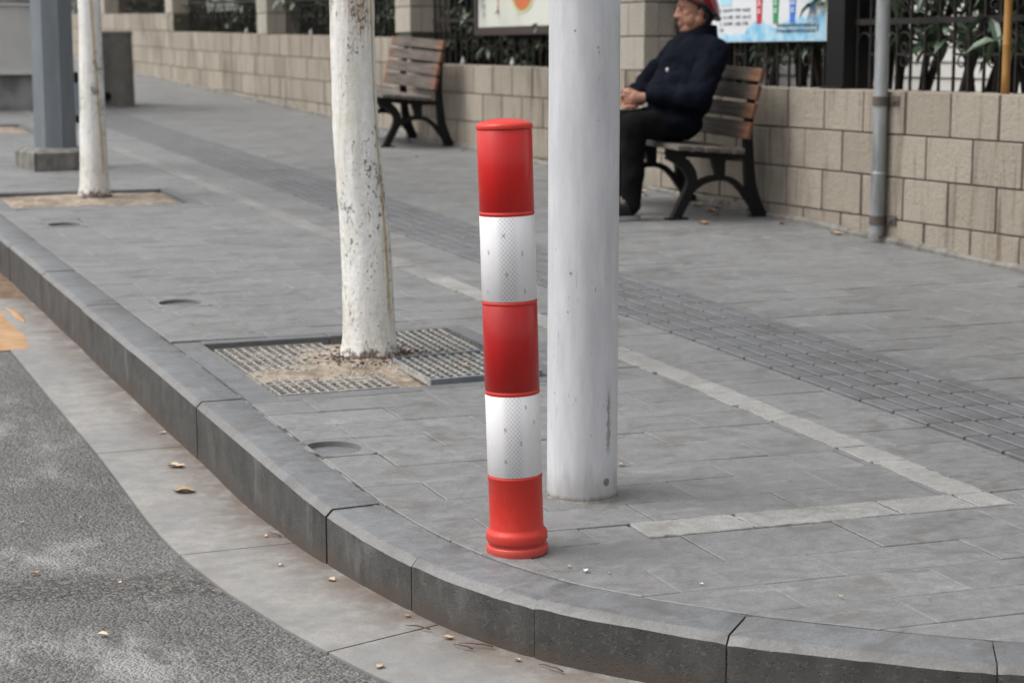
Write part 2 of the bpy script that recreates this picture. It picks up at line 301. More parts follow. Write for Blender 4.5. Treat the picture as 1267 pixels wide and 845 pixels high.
# person
def m_cloth(name, a, b, sheen=.0):
    g = G(name, .95); f = g.noise(9, 5, .6); f2 = g.noise(420, 3); g.col(g.mix(g.rng(f, .3, .7), a, b)); g.b.inputs['Specular IOR Level'].default_value = .08
    g.b.inputs['Sheen Weight'].default_value = sheen; g.bump(f2, .25, .001); return g.m
MAT['coat'] = m_cloth('navy_wool', (.0034, .0042, .0080), (.0060, .0072, .0130), .0)
MAT['trouser'] = m_cloth('black_cotton', (.0042, .0043, .0047), (.0068, .007, .0078), .0)
g = G('skin', .5); f = g.noise(28, 5, .6); f2 = g.noise(9, 4)
c = g.mix(g.rng(f, .3, .7), (.27, .130, .085), (.33, .165, .112)); c = g.mix(g.rng(f2, .5, .7, 0, .3), c, (.33, .135, .09)); g.col(c); g.b.inputs['Subsurface Weight'].default_value = .06; g.b.inputs['Subsurface Radius'].default_value = (.01, .004, .002); g.bump(g.noise(90, 4), .15, .002); MAT['skin'] = g.m
MAT['hair'] = plain('black_hair', (.012, .011, .011), .6, .4, 120)
MAT['lip'] = plain('lip', (.23, .10, .075), .5)
MAT['eye'] = plain('dark_eye', (.02, .015, .012), .25)
g = G('helmet_shell', .16); f = g.noise(5, 3); g.col(g.mix(f, (.16, .006, .010), (.26, .012, .016))); g.b.inputs['Coat Weight'].default_value = .6; MAT['helmet'] = g.m
MAT['trim'] = plain('black_rubber', (.006, .006, .0065), .45)
MAT['sole'] = plain('pale_sole', (.30, .29, .30), .7)
MAT['button'] = plain('pale_button', (.42, .41, .37), .3)
# signs
def flat(name, c, r=.45): return plain(name, c, r, .04, 8)
MAT['paper'] = flat('sign_white', (.62, .64, .66)); MAT['cream'] = flat('sign_cream', (.55, .56, .50))
g = G('sign_sky_blue', .45); f = g.noise(11, 6, .65); g.col(g.mix(g.rng(f, .34, .64), (.16, .42, .62), (.42, .62, .72))); MAT['sky_blue'] = g.m
MAT['sign_red'] = flat('sign_red', (.50, .03, .045)); MAT['sign_green'] = flat('sign_green', (.035, .26, .10)); MAT['sign_blue'] = flat('sign_blue', (.04, .17, .56)); MAT['sign_cyan'] = flat('sign_cyan', (.36, .62, .72))
MAT['ink'] = flat('sign_ink', (.10, .10, .11)); MAT['ink_soft'] = flat('sign_ink_soft', (.26, .27, .29))
MAT['orange'] = flat('sign_orange', (.50, .14, .05)); MAT['lime'] = flat('sign_lime', (.45, .50, .26)); MAT['brownframe'] = flat('brown_frame', (.045, .03, .03))
MAT['white_stub'] = flat('white_plastic', (.42, .42, .40)); MAT['steelblue'] = flat('pale_blue_panel', (.22, .28, .34)); MAT['dark_concrete'] = plain('dark_stained_concrete', (.19, .18, .165), .9, .5, 9, bump=.5); MAT['gum'] = flat('white_litter', (.65, .66, .68))

MAT['bark_brown'] = plain('bark_brown', (.095, .058, .044), .95, .5, 60); MAT['crumb'] = flat('lime_crumb', (.46, .44, .40))

# ------------------------------------------------------------------ object helpers
def link(name, me, mat=None, parent=None, smooth=False):
    o = bpy.data.objects.new(name, me); COL.objects.link(o)
    if mat is not None:
        for m in (mat if isinstance(mat, (list, tuple)) else [mat]): me.materials.append(MAT[m] if isinstance(m, str) else m)
    if smooth:
        for p in me.polygons: p.use_smooth = True
    if parent: o.parent = parent
    return o
def tag(o, label, cat, group=None, kind=None):
    if label: o['label'] = label
    if cat: o['category'] = cat
    if group: o['group'] = group
    if kind: o['kind'] = kind
    return o
def struct(o): o['kind'] = 'structure'; return o
def empty(name, loc, label, cat, group=None, rot=(0, 0, 0)):
    o = bpy.data.objects.new(name, None); COL.objects.link(o); o.location = loc; o.rotation_euler = rot; o.empty_display_size = .1
    return tag(o, label, cat, group)
def copy_tree(o, parent=None):
    c = o.copy(); COL.objects.link(c)
    if parent: c.parent = parent
    for ch in o.children: copy_tree(ch, c)
    return c

class MB:
    """mesh builder"""
    def __init__(s): s.v = []; s.f = []; s.m = []
    def add(s, vs, fs, mi=0):
        b = len(s.v); s.v += [tuple(v) for v in vs]; s.f += [tuple(i + b for i in f) for f in fs]; s.m += [mi] * len(fs)
    def box(s, x0, y0, z0, x1, y1, z1, mi=0, bev=0):
        if bev:
            b = min(bev, (x1 - x0) * .45, (y1 - y0) * .45, (z1 - z0) * .45)
            vs = []; ix = {}
            for sx in (0, 1):
                for sy in (0, 1):
                    for sz in (0, 1):
                        X = (x0, x1)[sx]; Y = (y0, y1)[sy]; Z = (z0, z1)[sz]; dx, dy, dz = (b, -b)[sx], (b, -b)[sy], (b, -b)[sz]
                        for a, p in enumerate(((X, Y + dy, Z + dz), (X + dx, Y, Z + dz), (X + dx, Y + dy, Z))): ix[sx, sy, sz, a] = len(vs); vs.append(p)
            fs = []
            def q(*k): fs.append([ix[i] for i in k])
            for t in (0, 1):
                q((t, 0, 0, 0), (t, 1, 0, 0), (t, 1, 1, 0), (t, 0, 1, 0)) if t else q((t, 0, 0, 0), (t, 0, 1, 0), (t, 1, 1, 0), (t, 1, 0, 0))
                q((0, t, 0, 1), (0, t, 1, 1), (1, t, 1, 1), (1, t, 0, 1)) if t else q((0, t, 0, 1), (1, t, 0, 1), (1, t, 1, 1), (0, t, 1, 1))
                q((0, 0, t, 2), (1, 0, t, 2), (1, 1, t, 2), (0, 1, t, 2)) if t else q((0, 0, t, 2), (0, 1, t, 2), (1, 1, t, 2), (1, 0, t, 2))
            for a in (0, 1):
                for c in (0, 1):
                    q((a, c, 0, 0), (a, c, 1, 0), (a, c, 1, 1), (a, c, 0, 1)); q((a, 0, c, 0), (a, 1, c, 0), (a, 1, c, 2), (a, 0, c, 2)); q((0, a, c, 1), (1, a, c, 1), (1, a, c, 2), (0, a, c, 2))
                    for d in (0, 1): q((a, c, d, 0), (a, c, d, 1), (a, c, d, 2))
            s.add(vs, fs, mi); return
        vs = [(x, y, z) for x in (x0, x1) for y in (y0, y1) for z in (z0, z1)]
        s.add(vs, [(0, 1, 3, 2), (4, 6, 7, 5), (0, 4, 5, 1), (2, 3, 7, 6), (0, 2, 6, 4), (1, 5, 7, 3)], mi)
    def lathe(s, prof, n=48, c=(0, 0, 0), mi=0, cap=True):
        vs = [(c[0] + r * math.cos(2 * math.pi * i / n), c[1] + r * math.sin(2 * math.pi * i / n), c[2] + z) for r, z in prof for i in range(n)]
        fs = [(j * n + i, j * n + (i + 1) % n, (j + 1) * n + (i + 1) % n, (j + 1) * n + i) for j in range(len(prof) - 1) for i in range(n)]
        if cap: fs += [tuple(range(n))[::-1], tuple((len(prof) - 1) * n + i for i in range(n))]
        s.add(vs, fs, mi)
    def tube(s, pts, rad, n=8, mi=0):
        pts = [Vector(p) for p in pts]; rad = rad if isinstance(rad, (list, tuple)) else [rad] * len(pts); vs = []
        up = None
        for i, p in enumerate(pts):
            d = (pts[min(i + 1, len(pts) - 1)] - pts[max(i - 1, 0)]).normalized()
            if up is None: up = d.orthogonal().normalized()
            up = (up - d * up.dot(d)).normalized(); w = d.cross(up)
            vs += [p + (up * math.cos(2 * math.pi * k / n) + w * math.sin(2 * math.pi * k / n)) * rad[i] for k in range(n)]
        fs = [(j * n + k, j * n + (k + 1) % n, (j + 1) * n + (k + 1) % n, (j + 1) * n + k) for j in range(len(pts) - 1) for k in range(n)]
        fs += [tuple(range(n))[::-1], tuple((len(pts) - 1) * n + k for k in range(n))]
        s.add(vs, fs, mi)
    def ell(s, c, r, rot=None, n=20, m=12, mi=0):
        c = Vector(c); vs = []; M_ = rot or Matrix.Identity(3)
        for j in range(1, m):
            t = math.pi * j / m
            vs += [c + M_ @ Vector((r[0] * math.sin(t) * math.cos(2 * math.pi * i / n), r[1] * math.sin(t) * math.sin(2 * math.pi * i / n), r[2] * math.cos(t))) for i in range(n)]
        vs += [c + M_ @ Vector((0, 0, r[2])), c + M_ @ Vector((0, 0, -r[2]))]; a = len(vs) - 2
        fs = [(j * n + i, (j + 1) * n + i, (j + 1) * n + (i + 1) % n, j * n + (i + 1) % n) for j in range(m - 2) for i in range(n)]
        fs += [(a, i, (i + 1) % n) for i in range(n)] + [(a + 1, (m - 2) * n + (i + 1) % n, (m - 2) * n + i) for i in range(n)]
        s.add(vs, fs, mi)
    def cap(s, p0, r0, p1, r1, n=16):
        p0, p1 = Vector(p0), Vector(p1); s.ell(p0, (r0,) * 3, None, n, 10); s.ell(p1, (r1,) * 3, None, n, 10)
        s.tube([p0, p1], [r0 * .985, r1 * .985], n)
    def mesh(s, name='mesh'):
        me = bpy.data.meshes.new(name); me.from_pydata(s.v, [], s.f)
        for p, i in zip(me.polygons, s.m): p.material_index = i
        me.update(); return me
    def build(s, name, mat, parent=None, smooth=False, fix=False):
        me = s.mesh(name)
        if fix:
            b = bmesh.new(); b.from_mesh(me); bmesh.ops.recalc_face_normals(b, faces=b.faces); b.to_mesh(me); b.free()
        return link(name, me, mat, parent, smooth)
def auto_smooth(o, ang=40):
    for p in o.data.polygons: p.use_smooth = True
    b = bmesh.new(); b.from_mesh(o.data)
    for e in b.edges:
        if len(e.link_faces) == 2 and e.calc_face_angle(0) > R(ang): e.smooth = False
    b.to_mesh(o.data); b.free(); return o
def bake(o):
    dg = bpy.context.evaluated_depsgraph_get(); me = bpy.data.meshes.new_from_object(o.evaluated_get(dg))
    o.modifiers.clear(); o.data = me; return o
def blend(o, voxel, smooth=4, disp=0, dscale=.05):
    """melt overlapping solids into one continuous skin"""
    m = o.modifiers.new('r', 'REMESH'); m.mode = 'VOXEL'; m.voxel_size = voxel; m.use_smooth_shade = True
    if smooth: k = o.modifiers.new('s', 'SMOOTH'); k.factor = .5; k.iterations = smooth
    bake(o)
    if disp:
        for v in o.data.vertices:
            p = v.co; v.co = p + v.normal * (noise.noise(p / dscale) * disp + noise.noise(p / (dscale * .4)) * disp * .4)
    for p in o.data.polygons: p.use_smooth = True
    return o

# ------------------------------------------------------------------ street: kerb line
def catmull(pts, step=.03):
    out = []; P = [Vector(p) for p in pts]; P = [P[0] * 2 - P[1]] + P + [P[-1] * 2 - P[-2]]
    for i in range(1, len(P) - 2):
        n = max(2, int((P[i + 1] - P[i]).length / step))
        for k in range(n):
            t = k / n; a, b, c, d = P[i - 1], P[i], P[i + 1], P[i + 2]
            out.append(.5 * ((2 * b) + (c - a) * t + (2 * a - 5 * b + 4 * c - d) * t * t + (3 * b - a - 3 * c + d) * t ** 3))
    out.append(P[-2]); return out
def longpath(a, pts, b, step=.025):
    c = catmull(pts, step); p, q = Vector(a), Vector(b); out = []
    n = int((p - c[0]).length / .1); out += [p.lerp(c[0], k / n) for k in range(n)]
    out += c; n = int((q - c[-1]).length / .1); out += [c[-1].lerp(q, (k + 1) / n) for k in range(n)]
    return out
front = longpath((1.266, 44), [(1.266, 5.4), (1.265, 5.0), (1.265, 4.7), (1.265, 4.4), (1.264, 4.05), (1.284, 3.75), (1.334, 3.48), (1.396, 3.305), (1.461, 3.178), (1.571, 3.033), (1.697, 2.890), (1.800, 2.795), (2.075, 2.580), (2.45, 2.36), (2.9, 2.17), (3.5, 2.02), (4.2, 1.93), (5, 1.9)], (14, 1.9))
def normals(path):
    out = []
    for i in range(len(path)):
        d = (path[min(i + 1, len(path) - 1)] - path[max(i - 1, 0)]).normalized(); out.append(Vector((-d.y, d.x)))   # left of travel = towards the pavement
    return out
nrm = normals(front)
KW = .138; KH = .173
arc = [0]
for i in range(1, len(front)): arc.append(arc[-1] + (front[i] - front[i - 1]).length)
def at_arc(s):
    import bisect
    i = min(max(bisect.bisect_right(arc, s) - 1, 0), len(front) - 2); t = (s - arc[i]) / max(1e-9, arc[i + 1] - arc[i])
    return front[i].lerp(front[i + 1], t), nrm[i].lerp(nrm[i + 1], t).normalized()
def arc_of(pt): return arc[min(range(len(front)), key=lambda i: (front[i] - Vector(pt)).length)]
joints = [arc_of(p) for p in [(1.264, 4.311), (1.264, 3.969), (1.304, 3.6), (1.455, 3.195), (1.705, 2.885), (2.079, 2.58)]]
joints[2] = arc_of((1.315, 3.55))
s_ = joints[0]
while s_ > 1: s_ -= .86 if s_ < joints[0] - .1 else .86; joints.append(max(s_, .01))
s_ = joints[5]
while s_ < arc[-1] - .6: s_ += .46; joints.append(s_)
joints = sorted(set(joints))
mb = MB()
rk = random.Random(3)
for a, b in zip(joints[:-1], joints[1:]):
    g0 = .0015; a += g0; b -= g0; n = max(2, int((b - a) / .02)) if arc_of((2.0, 2.6)) + 1 > a > arc_of((1.26, 4.8)) else 2
    dz = rk.uniform(-.0025, .0025); dn = rk.uniform(-.002, .002); rows = []
    for k in range(n + 1):
        s = a + (b - a) * k / n; p, nn = at_arc(s); ch = .019 + .0022 * noise.noise(Vector((s * 9, 0, 0))) + .0018 * noise.noise(Vector((s * 31, 4, 0)))
        e = .0035 if k in (0, n) else 0
        prof = [(0 + e, -KH - .05), (0 + e, -ch * .8 - e), (ch * .9, -.0015 - e), (ch * .9 + .004, -e), (KW - .004, -e), (KW - .001, -.003), (KW - .001, -.06)]
        rows.append([(p.x + nn.x * (u + dn), p.y + nn.y * (u + dn), z + dz + zg(p.y + nn.y * u)) for u, z in prof])
    m = len(rows[0]); vs = [v for r in rows for v in r]
    for j in range(m - 1):
        fs = [(k * m + j, (k + 1) * m + j, (k + 1) * m + j + 1, k * m + j + 1) for k in range(n)]
        if j == 0: base_i = len(mb.v); mb.add(vs, [], 0)
        mb.f += [tuple(base_i + i for i in f) for f in fs]; mb.m += [(0, 1, 2, 2, 2, 2)[j]] * len(fs)
    mb.f += [tuple(base_i + j for j in range(m)), tuple(base_i + n * m + j for j in range(m))[::-1]]; mb.m += [0, 0]
kerb = struct(mb.build('kerb', ['kerb_face', 'chamfer', 'kerb_top'], fix=True)); auto_smooth(kerb, 28)
# dark filling behind and below the kerb joints
mb = MB(); sel = [i for i in range(len(front)) if i % 3 == 0]
rows = [[(front[i].x + nrm[i].x * u, front[i].y + nrm[i].y * u, z + zg(front[i].y + nrm[i].y * u)) for u, z in ((.007, -KH - .05), (.007, -.024), (.024, -.008), (KW + .01, -.008))] for i in sel]
vs = [v for r in rows for v in r]; mb.add(vs, [(k * 4 + j, (k + 1) * 4 + j, (k + 1) * 4 + j + 1, k * 4 + j + 1) for k in range(len(sel) - 1) for j in range(3)])
struct(mb.build('kerb_bedding', 'mortar', fix=True))

# ------------------------------------------------------------------ pavement slabs
inner = [front[i] + nrm[i] * (KW + .0025) for i in range(0, len(front), 4)]
inner = [p for p in inner if p.y > 1.0]
def clip(poly, p, n):     # keep side n.(x-p) >= 0
    out = []
    for i in range(len(poly)):
        a, b = poly[i], poly[(i + 1) % len(poly)]; da, db = n.dot(a - p), n.dot(b - p)
        if da >= 0: out.append(a)
        if (da >= 0) != (db >= 0): out.append(a.lerp(b, da / (da - db)))
    return out
inner_pl = []
for i in range(len(inner) - 1):
    d = inner[i + 1] - inner[i]
    if d.length > 1e-6: d.normalize(); inner_pl.append((inner[i], Vector((-d.y, d.x))))
def warp(x, y):
    f = 1 if y < 4.3 else max(0, 1 - (y - 4.3) / 3.0); return Vector((x, y - .065 * (x - 2.3) * f))
def rdiff(r, c):
    x0, y0, x1, y1 = r; a0, b0, a1, b1 = c
    if a0 >= x1 or a1 <= x0 or b0 >= y1 or b1 <= y0: return [r]
    out = []
    if a0 > x0: out.append((x0, y0, a0, y1))
    if a1 < x1: out.append((a1, y0, x1, y1))
    m0, m1 = max(x0, a0), min(x1, a1)
    if b0 > y0: out.append((m0, y0, m1, b0))
    if b1 < y1: out.append((m0, b1, m1, y1))
    return out
PITS = [(1.50, 5.14, 2.37, 5.98), (1.50, 9.94, 2.44, 10.66), (1.50, 14.9, 2.44, 15.75)]
FR = .07
pits_o = [(a - .095, b - FR, c + FR, d + FR * .8) for a, b, c, d in PITS]
HOLES = [(1.462, 4.454, .073), (1.622, 6.806, .078), (1.632, 9.217, .08)]
holes_r = [(x - r * 1.25, y - r * 1.25, x + r * 1.25, y + r * 1.25) for x, y, r in HOLES]
COVERS = [(3.55, 10.12, 4.95, 10.50), (3.30, 16.55, 4.60, 17.35)]
STRIP = (2.700, 3.58, 2.800, 45); TACT = (3.085, 2.0, 3.545, 45)
mb = MB(); rs = random.Random(11)
def slab(poly, mi, gap, z0=None, bev=.0022, dep=.02):
    """one bevelled stone from a convex outline"""
    P = [Vector(p) for p in poly]
    Q = []
    for p in P:
        if not Q or (p - Q[-1]).length > 2e-3: Q.append(p)
    if len(Q) > 2 and (Q[0] - Q[-1]).length < 2e-3: Q.pop()
    if len(Q) < 3: return
    A = sum(Q[i].x * Q[(i + 1) % len(Q)].y - Q[(i + 1) % len(Q)].x * Q[i].y for i in range(len(Q))) / 2
    if abs(A) < 6e-4: return
    if A < 0: Q.reverse()
    def inset(d):
        r = list(Q)
        for i in range(len(Q)):
            e = Q[(i + 1) % len(Q)] - Q[i]
            if e.length < 1e-5: continue
            e.normalize(); n = Vector((-e.y, e.x)); r = clip(r, Q[i] + n * d, n)
            if len(r) < 3: return None
        return r
    o = inset(gap / 2); 
    if not o: return
    c = sum(o, Vector((0, 0))) / len(o)
    z = rs.uniform(-.0016, .0016) if z0 is None else z0; tx, ty = rs.uniform(-.004, .004), rs.uniform(-.007, .007)
    Z = lambda p: z + (p.x - c.x) * tx + (p.y - c.y) * ty + zg(p.y)
    ins = [p + (c - p).normalized() * bev * 1.4 for p in o]; n = len(o)
    vs = [(p.x, p.y, Z(p) - dep) for p in o] + [(p.x, p.y, Z(p) - bev * .7) for p in o] + [(p.x, p.y, Z(p)) for p in ins]
    fs = [(k * n + i, k * n + (i + 1) % n, (k + 1) * n + (i + 1) % n, (k + 1) * n + i) for k in range(2) for i in range(n)] + [tuple(2 * n + i for i in range(n))]
    mb.add(vs, fs, mi)
def lay(r, mi, gap, **k):
    x0, y0, x1, y1 = r
    poly = [warp(x0, y0), warp(x1, y0), warp(x1, y1), warp(x0, y1)]
    if y0 < 5.2 or x0 < 1.5:
        for p, n in ([(Vector((1.4065, y0)), Vector((1, 0)))] if y0 > 4.6 else inner_pl):
            poly = clip(poly, p, n)
            if len(poly) < 3: return
    slab(poly, mi, gap, **k)
def rough_stone(c, z):
    pts = []
    for i in range(4):
        a, b = c[i], c[(i + 1) % 4]; n = max(2, int((b - a).length / .014)); nn = Vector((-(b - a).y, (b - a).x)).normalized()
        for k in range(n):
            p = a.lerp(b, k / n); t = min(k, n - k) / n; pts.append(p + nn * (.0015 + .0060 * noise.noise(Vector((p.x * 38, p.y * 38, 1))) + .004 * noise.noise(Vector((p.x * 110, p.y * 110, 5))) + (.004 if k == 0 else 0)))
    cc = sum(pts, Vector((0, 0))) / len(pts); n = len(pts); vs = []
    for zz, f in ((-.02, 0), (z - .002, 0), (z, .0025)): vs += [((p + (cc - p).normalized() * f).x, (p + (cc - p).normalized() * f).y, zz + zg(p.y)) for p in pts]
    mb.add(vs, [(k * n + i, k * n + (i + 1) % n, (k + 1) * n + (i + 1) % n, (k + 1) * n + i) for k in range(2) for i in range(n)] + [tuple(2 * n + i for i in range(n))], 1)
ys = [3.73 - .155 * i for i in range(14, 0, -1)] + [3.73]
ys = [y for y in ys if not 3.40 < y < 3.70]; ys += [3.468, 3.585, ]; ys = sorted(ys)
y = 3.73
while y < 44: y += .163; ys.append(y)
for ri, (y0, y1) in enumerate(zip(ys[:-1], ys[1:])):
    off = .1875 * (ri % 2); x = 1.3675 - .375 * 2 + off
    light_row = abs(y0 - 3.468) < .01
    while x < 5.22:
        xa, xb = x, min(x + .375, 5.22); x += .375
        if xb - xa < .01: continue
        rects = [(xa, y0, xb, y1)]
        cuts = [TACT, STRIP] + pits_o + holes_r + COVERS
        for c in cuts: rects = [q for r in rects for q in rdiff(r, c)]
        for r in rects:
            if r[2] - r[0] < .012 or r[3] - r[1] < .012: continue
            if light_row and r[2] > 1.88 and r[0] < 2.81:
                for q in rdiff(r, (1.86, 0, 2.815, 9)): lay(q, 0, .003)
                a0, a1 = max(r[0], 1.86), min(r[2], 2.815)
                if a1 - a0 > .02: rough_stone([warp(a0 + .001, r[1] + .001), warp(a1 - .001, r[1] + .001), warp(a1 - .001, r[3] - .001), warp(a0 + .001, r[3] - .001)], .003)
            elif y0 > 6.2: lay(r, 0, rs.choice([.0002, .0004, .0008, .0012]), z0=rs.uniform(-.0007, .0007))
            else: lay(r, 0, rs.choice([.0006, .0010, .0016, .0022, .003]))
# --- light rough strip
y = STRIP[1]; 
while y < 44:
    l = rs.choice([.14, .16, .163, .2, .33, .33]) if y < 5 else .33
    j = lambda: rs.uniform(-.006, .006)
    c = [warp(2.70 + j(), y + .001), warp(2.80 + j(), y + .001 + j() * .4), warp(2.80 + j(), y + l - .001), warp(2.70 + j(), y + l - .001 + j() * .4)]
    (rough_stone(c, .0032) if y < 7 else slab(c, 5, .006, z0=.001)); y += l
# tactile band: flat stones, then raised bars
for ri, (y0, y1) in enumerate(zip(ys[:-1], ys[1:])):
    lay((3.085, y0, 3.545, y1), 6, .002, z0=-.0015)
    if 3.4 < y0 < 3.6 and y1 - y0 < .13: continue
    for k in range(6):
        xc = 3.110 + k * .0775; a, b = warp(xc, y0 + .005), warp(xc, y1 - .004); w = .0330
        vs = []
        for (wd, z, e) in ((w, -.004, 0), (w, .0070, 0), (w - .004, .0100, .004)):
            vs += [(a.x - wd, a.y + e, z + zg(a.y)), (a.x + wd, a.y + e - .002, z + zg(a.y)), (b.x + wd, b.y - e - .002, z + zg(b.y)), (b.x - wd, b.y - e, z + zg(b.y))]
        mb.add(vs, [(i, (i + 1) % 4, 4 + (i + 1) % 4, 4 + i) for i in range(4)] + [(4 + i, 4 + (i + 1) % 4, 8 + (i + 1) % 4, 8 + i) for i in range(4)] + [(8, 9, 10, 11)], 2)
# stones ringing the tree pits
for (a, b, c, d), (A, B, C_, D) in zip(PITS, pits_o):
    for r in [(A, B, a, D)] + [(a, B, (a + c) / 2, b), ((a + c) / 2, B, C_, b), (c, b, C_, D), (a, d, (a + c) / 2, D), ((a + c) / 2, d, c, D)]:
        poly = [Vector((r[0], r[1])), Vector((r[2], r[1])), Vector((r[2], r[3])), Vector((r[0], r[3]))]
        poly = clip(poly, Vector((1.4065, 0)), Vector((1, 0)))
        slab(poly, 3, .003, dep=.05)
# stones bored for the round inspection holes
for (hx, hy, hr), q in zip(HOLES, holes_r):
    q0 = warp(0, hy); n = 40; outer = []; inn = []
    for k in range(n):
        t = 2 * math.pi * (k + .5) / n; cx, sy = math.cos(t), math.sin(t); m = max(abs(cx), abs(sy)); h = (q[2] - q[0]) / 2 - .001
        outer.append((max(hx + cx / m * h, 1.408), hy + sy / m * h)); inn.append((hx + cx * hr, hy + sy * hr))
    wp = lambda p, z: (p[0], warp(*p).y, z + zg(warp(*p).y))
    vs = [wp(p, 0) for p in outer] + [wp(p, 0) for p in inn] + [wp(p, -.0135) for p in inn] + [wp((hx + (p[0] - hx) * .04, hy + (p[1] - hy) * .04), -.0125) for p in inn] + [wp(p, -.02) for p in outer]
    fs = [(k, (k + 1) % n, n + (k + 1) % n, n + k) for k in range(n)] + [(4 * n + k, 4 * n + (k + 1) % n, (k + 1) % n, k) for k in range(n)]
    mb.add(vs, fs, 0); mb.add(vs, [(n + k, n + (k + 1) % n, 2 * n + (k + 1) % n, 2 * n + k) for k in range(n)], 4); mb.add(vs, [(2 * n + k, 2 * n + (k + 1) % n, 3 * n + (k + 1) % n, 3 * n + k) for k in range(n)] + [tuple(3 * n + k for k in range(n))], 2)
pav = struct(mb.build('pavement', ['slab', 'light_slab', 'tactile', 'kerb_top', 'hole_side', 'worn_light', 'tact_base']))
# bed under the slabs (cut round the pits so the earth shows)
mb = MB()
cells = [(1.30, 1.0, 5.35, 60)]
for c in PITS + COVERS + [(q[0], warp((q[0] + q[2]) / 2, (q[1] + q[3]) / 2).y - (q[3] - q[1]) / 2, q[2], warp((q[0] + q[2]) / 2, (q[1] + q[3]) / 2).y + (q[3] - q[1]) / 2) for q in holes_r]: cells = [q for r in cells for q in rdiff(r, c)]
for r in cells:
    poly = [Vector((r[0], r[1])), Vector((r[2], r[1])), Vector((r[2], r[3])), Vector((r[0], r[3]))]
    if r[1] < 5:
        for p, n in inner_pl: poly = clip(poly, p - n * .02, n)
    if len(poly) > 2: mb.add([(p.x, p.y, -.0055 + zg(p.y)) for p in poly], [tuple(range(len(poly)))])
struct(mb.build('pavement_bed', 'mortar'))

# ------------------------------------------------------------------ gutter, road, ground
gut = longpath((1.020, 46), [(1.020, 6.9), (1.017, 6.5), (1.015, 6.14), (1.014, 5.7), (1.013, 5.33), (1.005, 4.95), (.996, 4.62), (.988, 4.30), (.988, 4.08), (.998, 3.836), (1.015, 3.704), (1.041, 3.554), (1.082, 3.384), (1.144, 3.18), (1.25, 2.98), (1.45, 2.74), (1.75, 2.48), (2.15, 2.22), (2.6, 2.0), (3.2, 1.82), (3.9, 1.72), (4.6, 1.68)], (14, 1.68))
gn = normals(gut); gm = MB(); silt = []
ga = [0]
for i in range(1, len(gut)): ga.append(ga[-1] + (gut[i] - gut[i - 1]).length)
GJ = [min(range(len(gut)), key=lambda i: (gut[i] - Vector(p)).length) for p in [(1.02, 22), (1.02, 12), (1.015, 9.2), (1.015, 7.3), (1.015, 5.33), (.99, 4.2), (1.085, 3.384), (1.75, 2.48), (2.6, 2.0), (3.4, 1.8)]]
near_front = [front[i] for i in range(0, len(front), 2)]
def cross(p, n):   # where the kerb foot lies across from a gutter edge point
    best = None
    for q in near_front:
        d = q - p; u = d.dot(n); t = abs(d.dot(Vector((n.y, -n.x))))
        if u > 0 and (best is None or t < best[0]): best = (t, u)
    return best[1]
GJ = sorted(set([0, len(gut) - 1] + GJ))
idx_all = []
for a, b in zip(GJ[:-1], GJ[1:]):
    rng_ = list(range(a, b + 1)); rng_ = rng_[::max(1, len(rng_) // 40)]
    if rng_[-1] != b: rng_.append(b)
    vs = []; NW = 8
    for ii, i in enumerate(rng_):
        p, n = gut[i], gn[i]; w = cross(p, n) + .012
        sh = .002 if ii == 0 else (-.002 if ii == len(rng_) - 1 else 0); t = Vector((n.y, -n.x)) * sh
        for k in range(NW + 1):
            q = p + n * (w * k / NW) + t; vs.append((q.x, q.y, zr(q.y) - .001)); silt.append(max(0, (k / NW - .45) / .55) ** .8)
        q = p + t; vs.append((q.x, q.y, zr(q.y) - .03)); silt.append(0)
    W_ = NW + 2
    fs = [(r * W_ + k, r * W_ + k + 1, (r + 1) * W_ + k + 1, (r + 1) * W_ + k) for r in range(len(rng_) - 1) for k in range(NW)] + [(r * W_ + NW + 1, r * W_, (r + 1) * W_, (r + 1) * W_ + NW + 1) for r in range(len(rng_) - 1)]
    gm.add(vs, fs)
go = gm.build('gutter', 'gutter', fix=False)
b_ = bmesh.new(); b_.from_mesh(go.data); bmesh.ops.recalc_face_normals(b_, faces=b_.faces)
if sum(f.normal.z for f in b_.faces) < 0: bmesh.ops.reverse_faces(b_, faces=b_.faces)
b_.to_mesh(go.data); b_.free()
at0 = go.data.attributes.new('silt', 'FLOAT', 'POINT'); at0.data.foreach_set('value', silt)
struct(go)
def sheet(name, x0, y0, x1, y1, z, mat, slope=True):
    b = MB(); b.add([(x, yy, z + (zg(yy) if slope else 0)) for x, yy in ((x0, y0), (x1, y0), (x1, y1), (x0, y1))], [(0, 1, 2, 3)]); return struct(b.build(name, mat))
# road: asphalt up to the gutter edge, with a dark 4 mm crack there
mb = MB(); rp = [gut[i] - gn[i] * .0055 for i in range(0, len(gut), 4)] + [Vector((14.2, 1.675))]
for a, b in zip(rp[:-1], rp[1:]):
    mb.add([(-60, a.y, zr(a.y) - .004), (-60, b.y, zr(b.y) - .004), (b.x, b.y, zr(b.y) - .004), (a.x, a.y, zr(a.y) - .004)], [(0, 1, 2, 3)])
    mb.add([(a.x, a.y, zr(a.y) - .004), (b.x, b.y, zr(b.y) - .004), (b.x, b.y, zr(b.y) - .03), (a.x, a.y, zr(a.y) - .03)], [(0, 1, 2, 3)])
mb.add([(-60, -40, zr(-40) - .004), (60, -40, zr(-40) - .004), (60, 1.675, zr(1.675) - .004), (-60, 1.675, zr(1.675) - .004)], [(0, 1, 2, 3)])
struct(mb.build('road', 'asphalt', fix=False))
sheet('ground', -600, -600, 600, 900, -KH - .05, 'soil')
sheet('planting_bed', 5.33, 2.2, 30, 60, .06, 'soil')
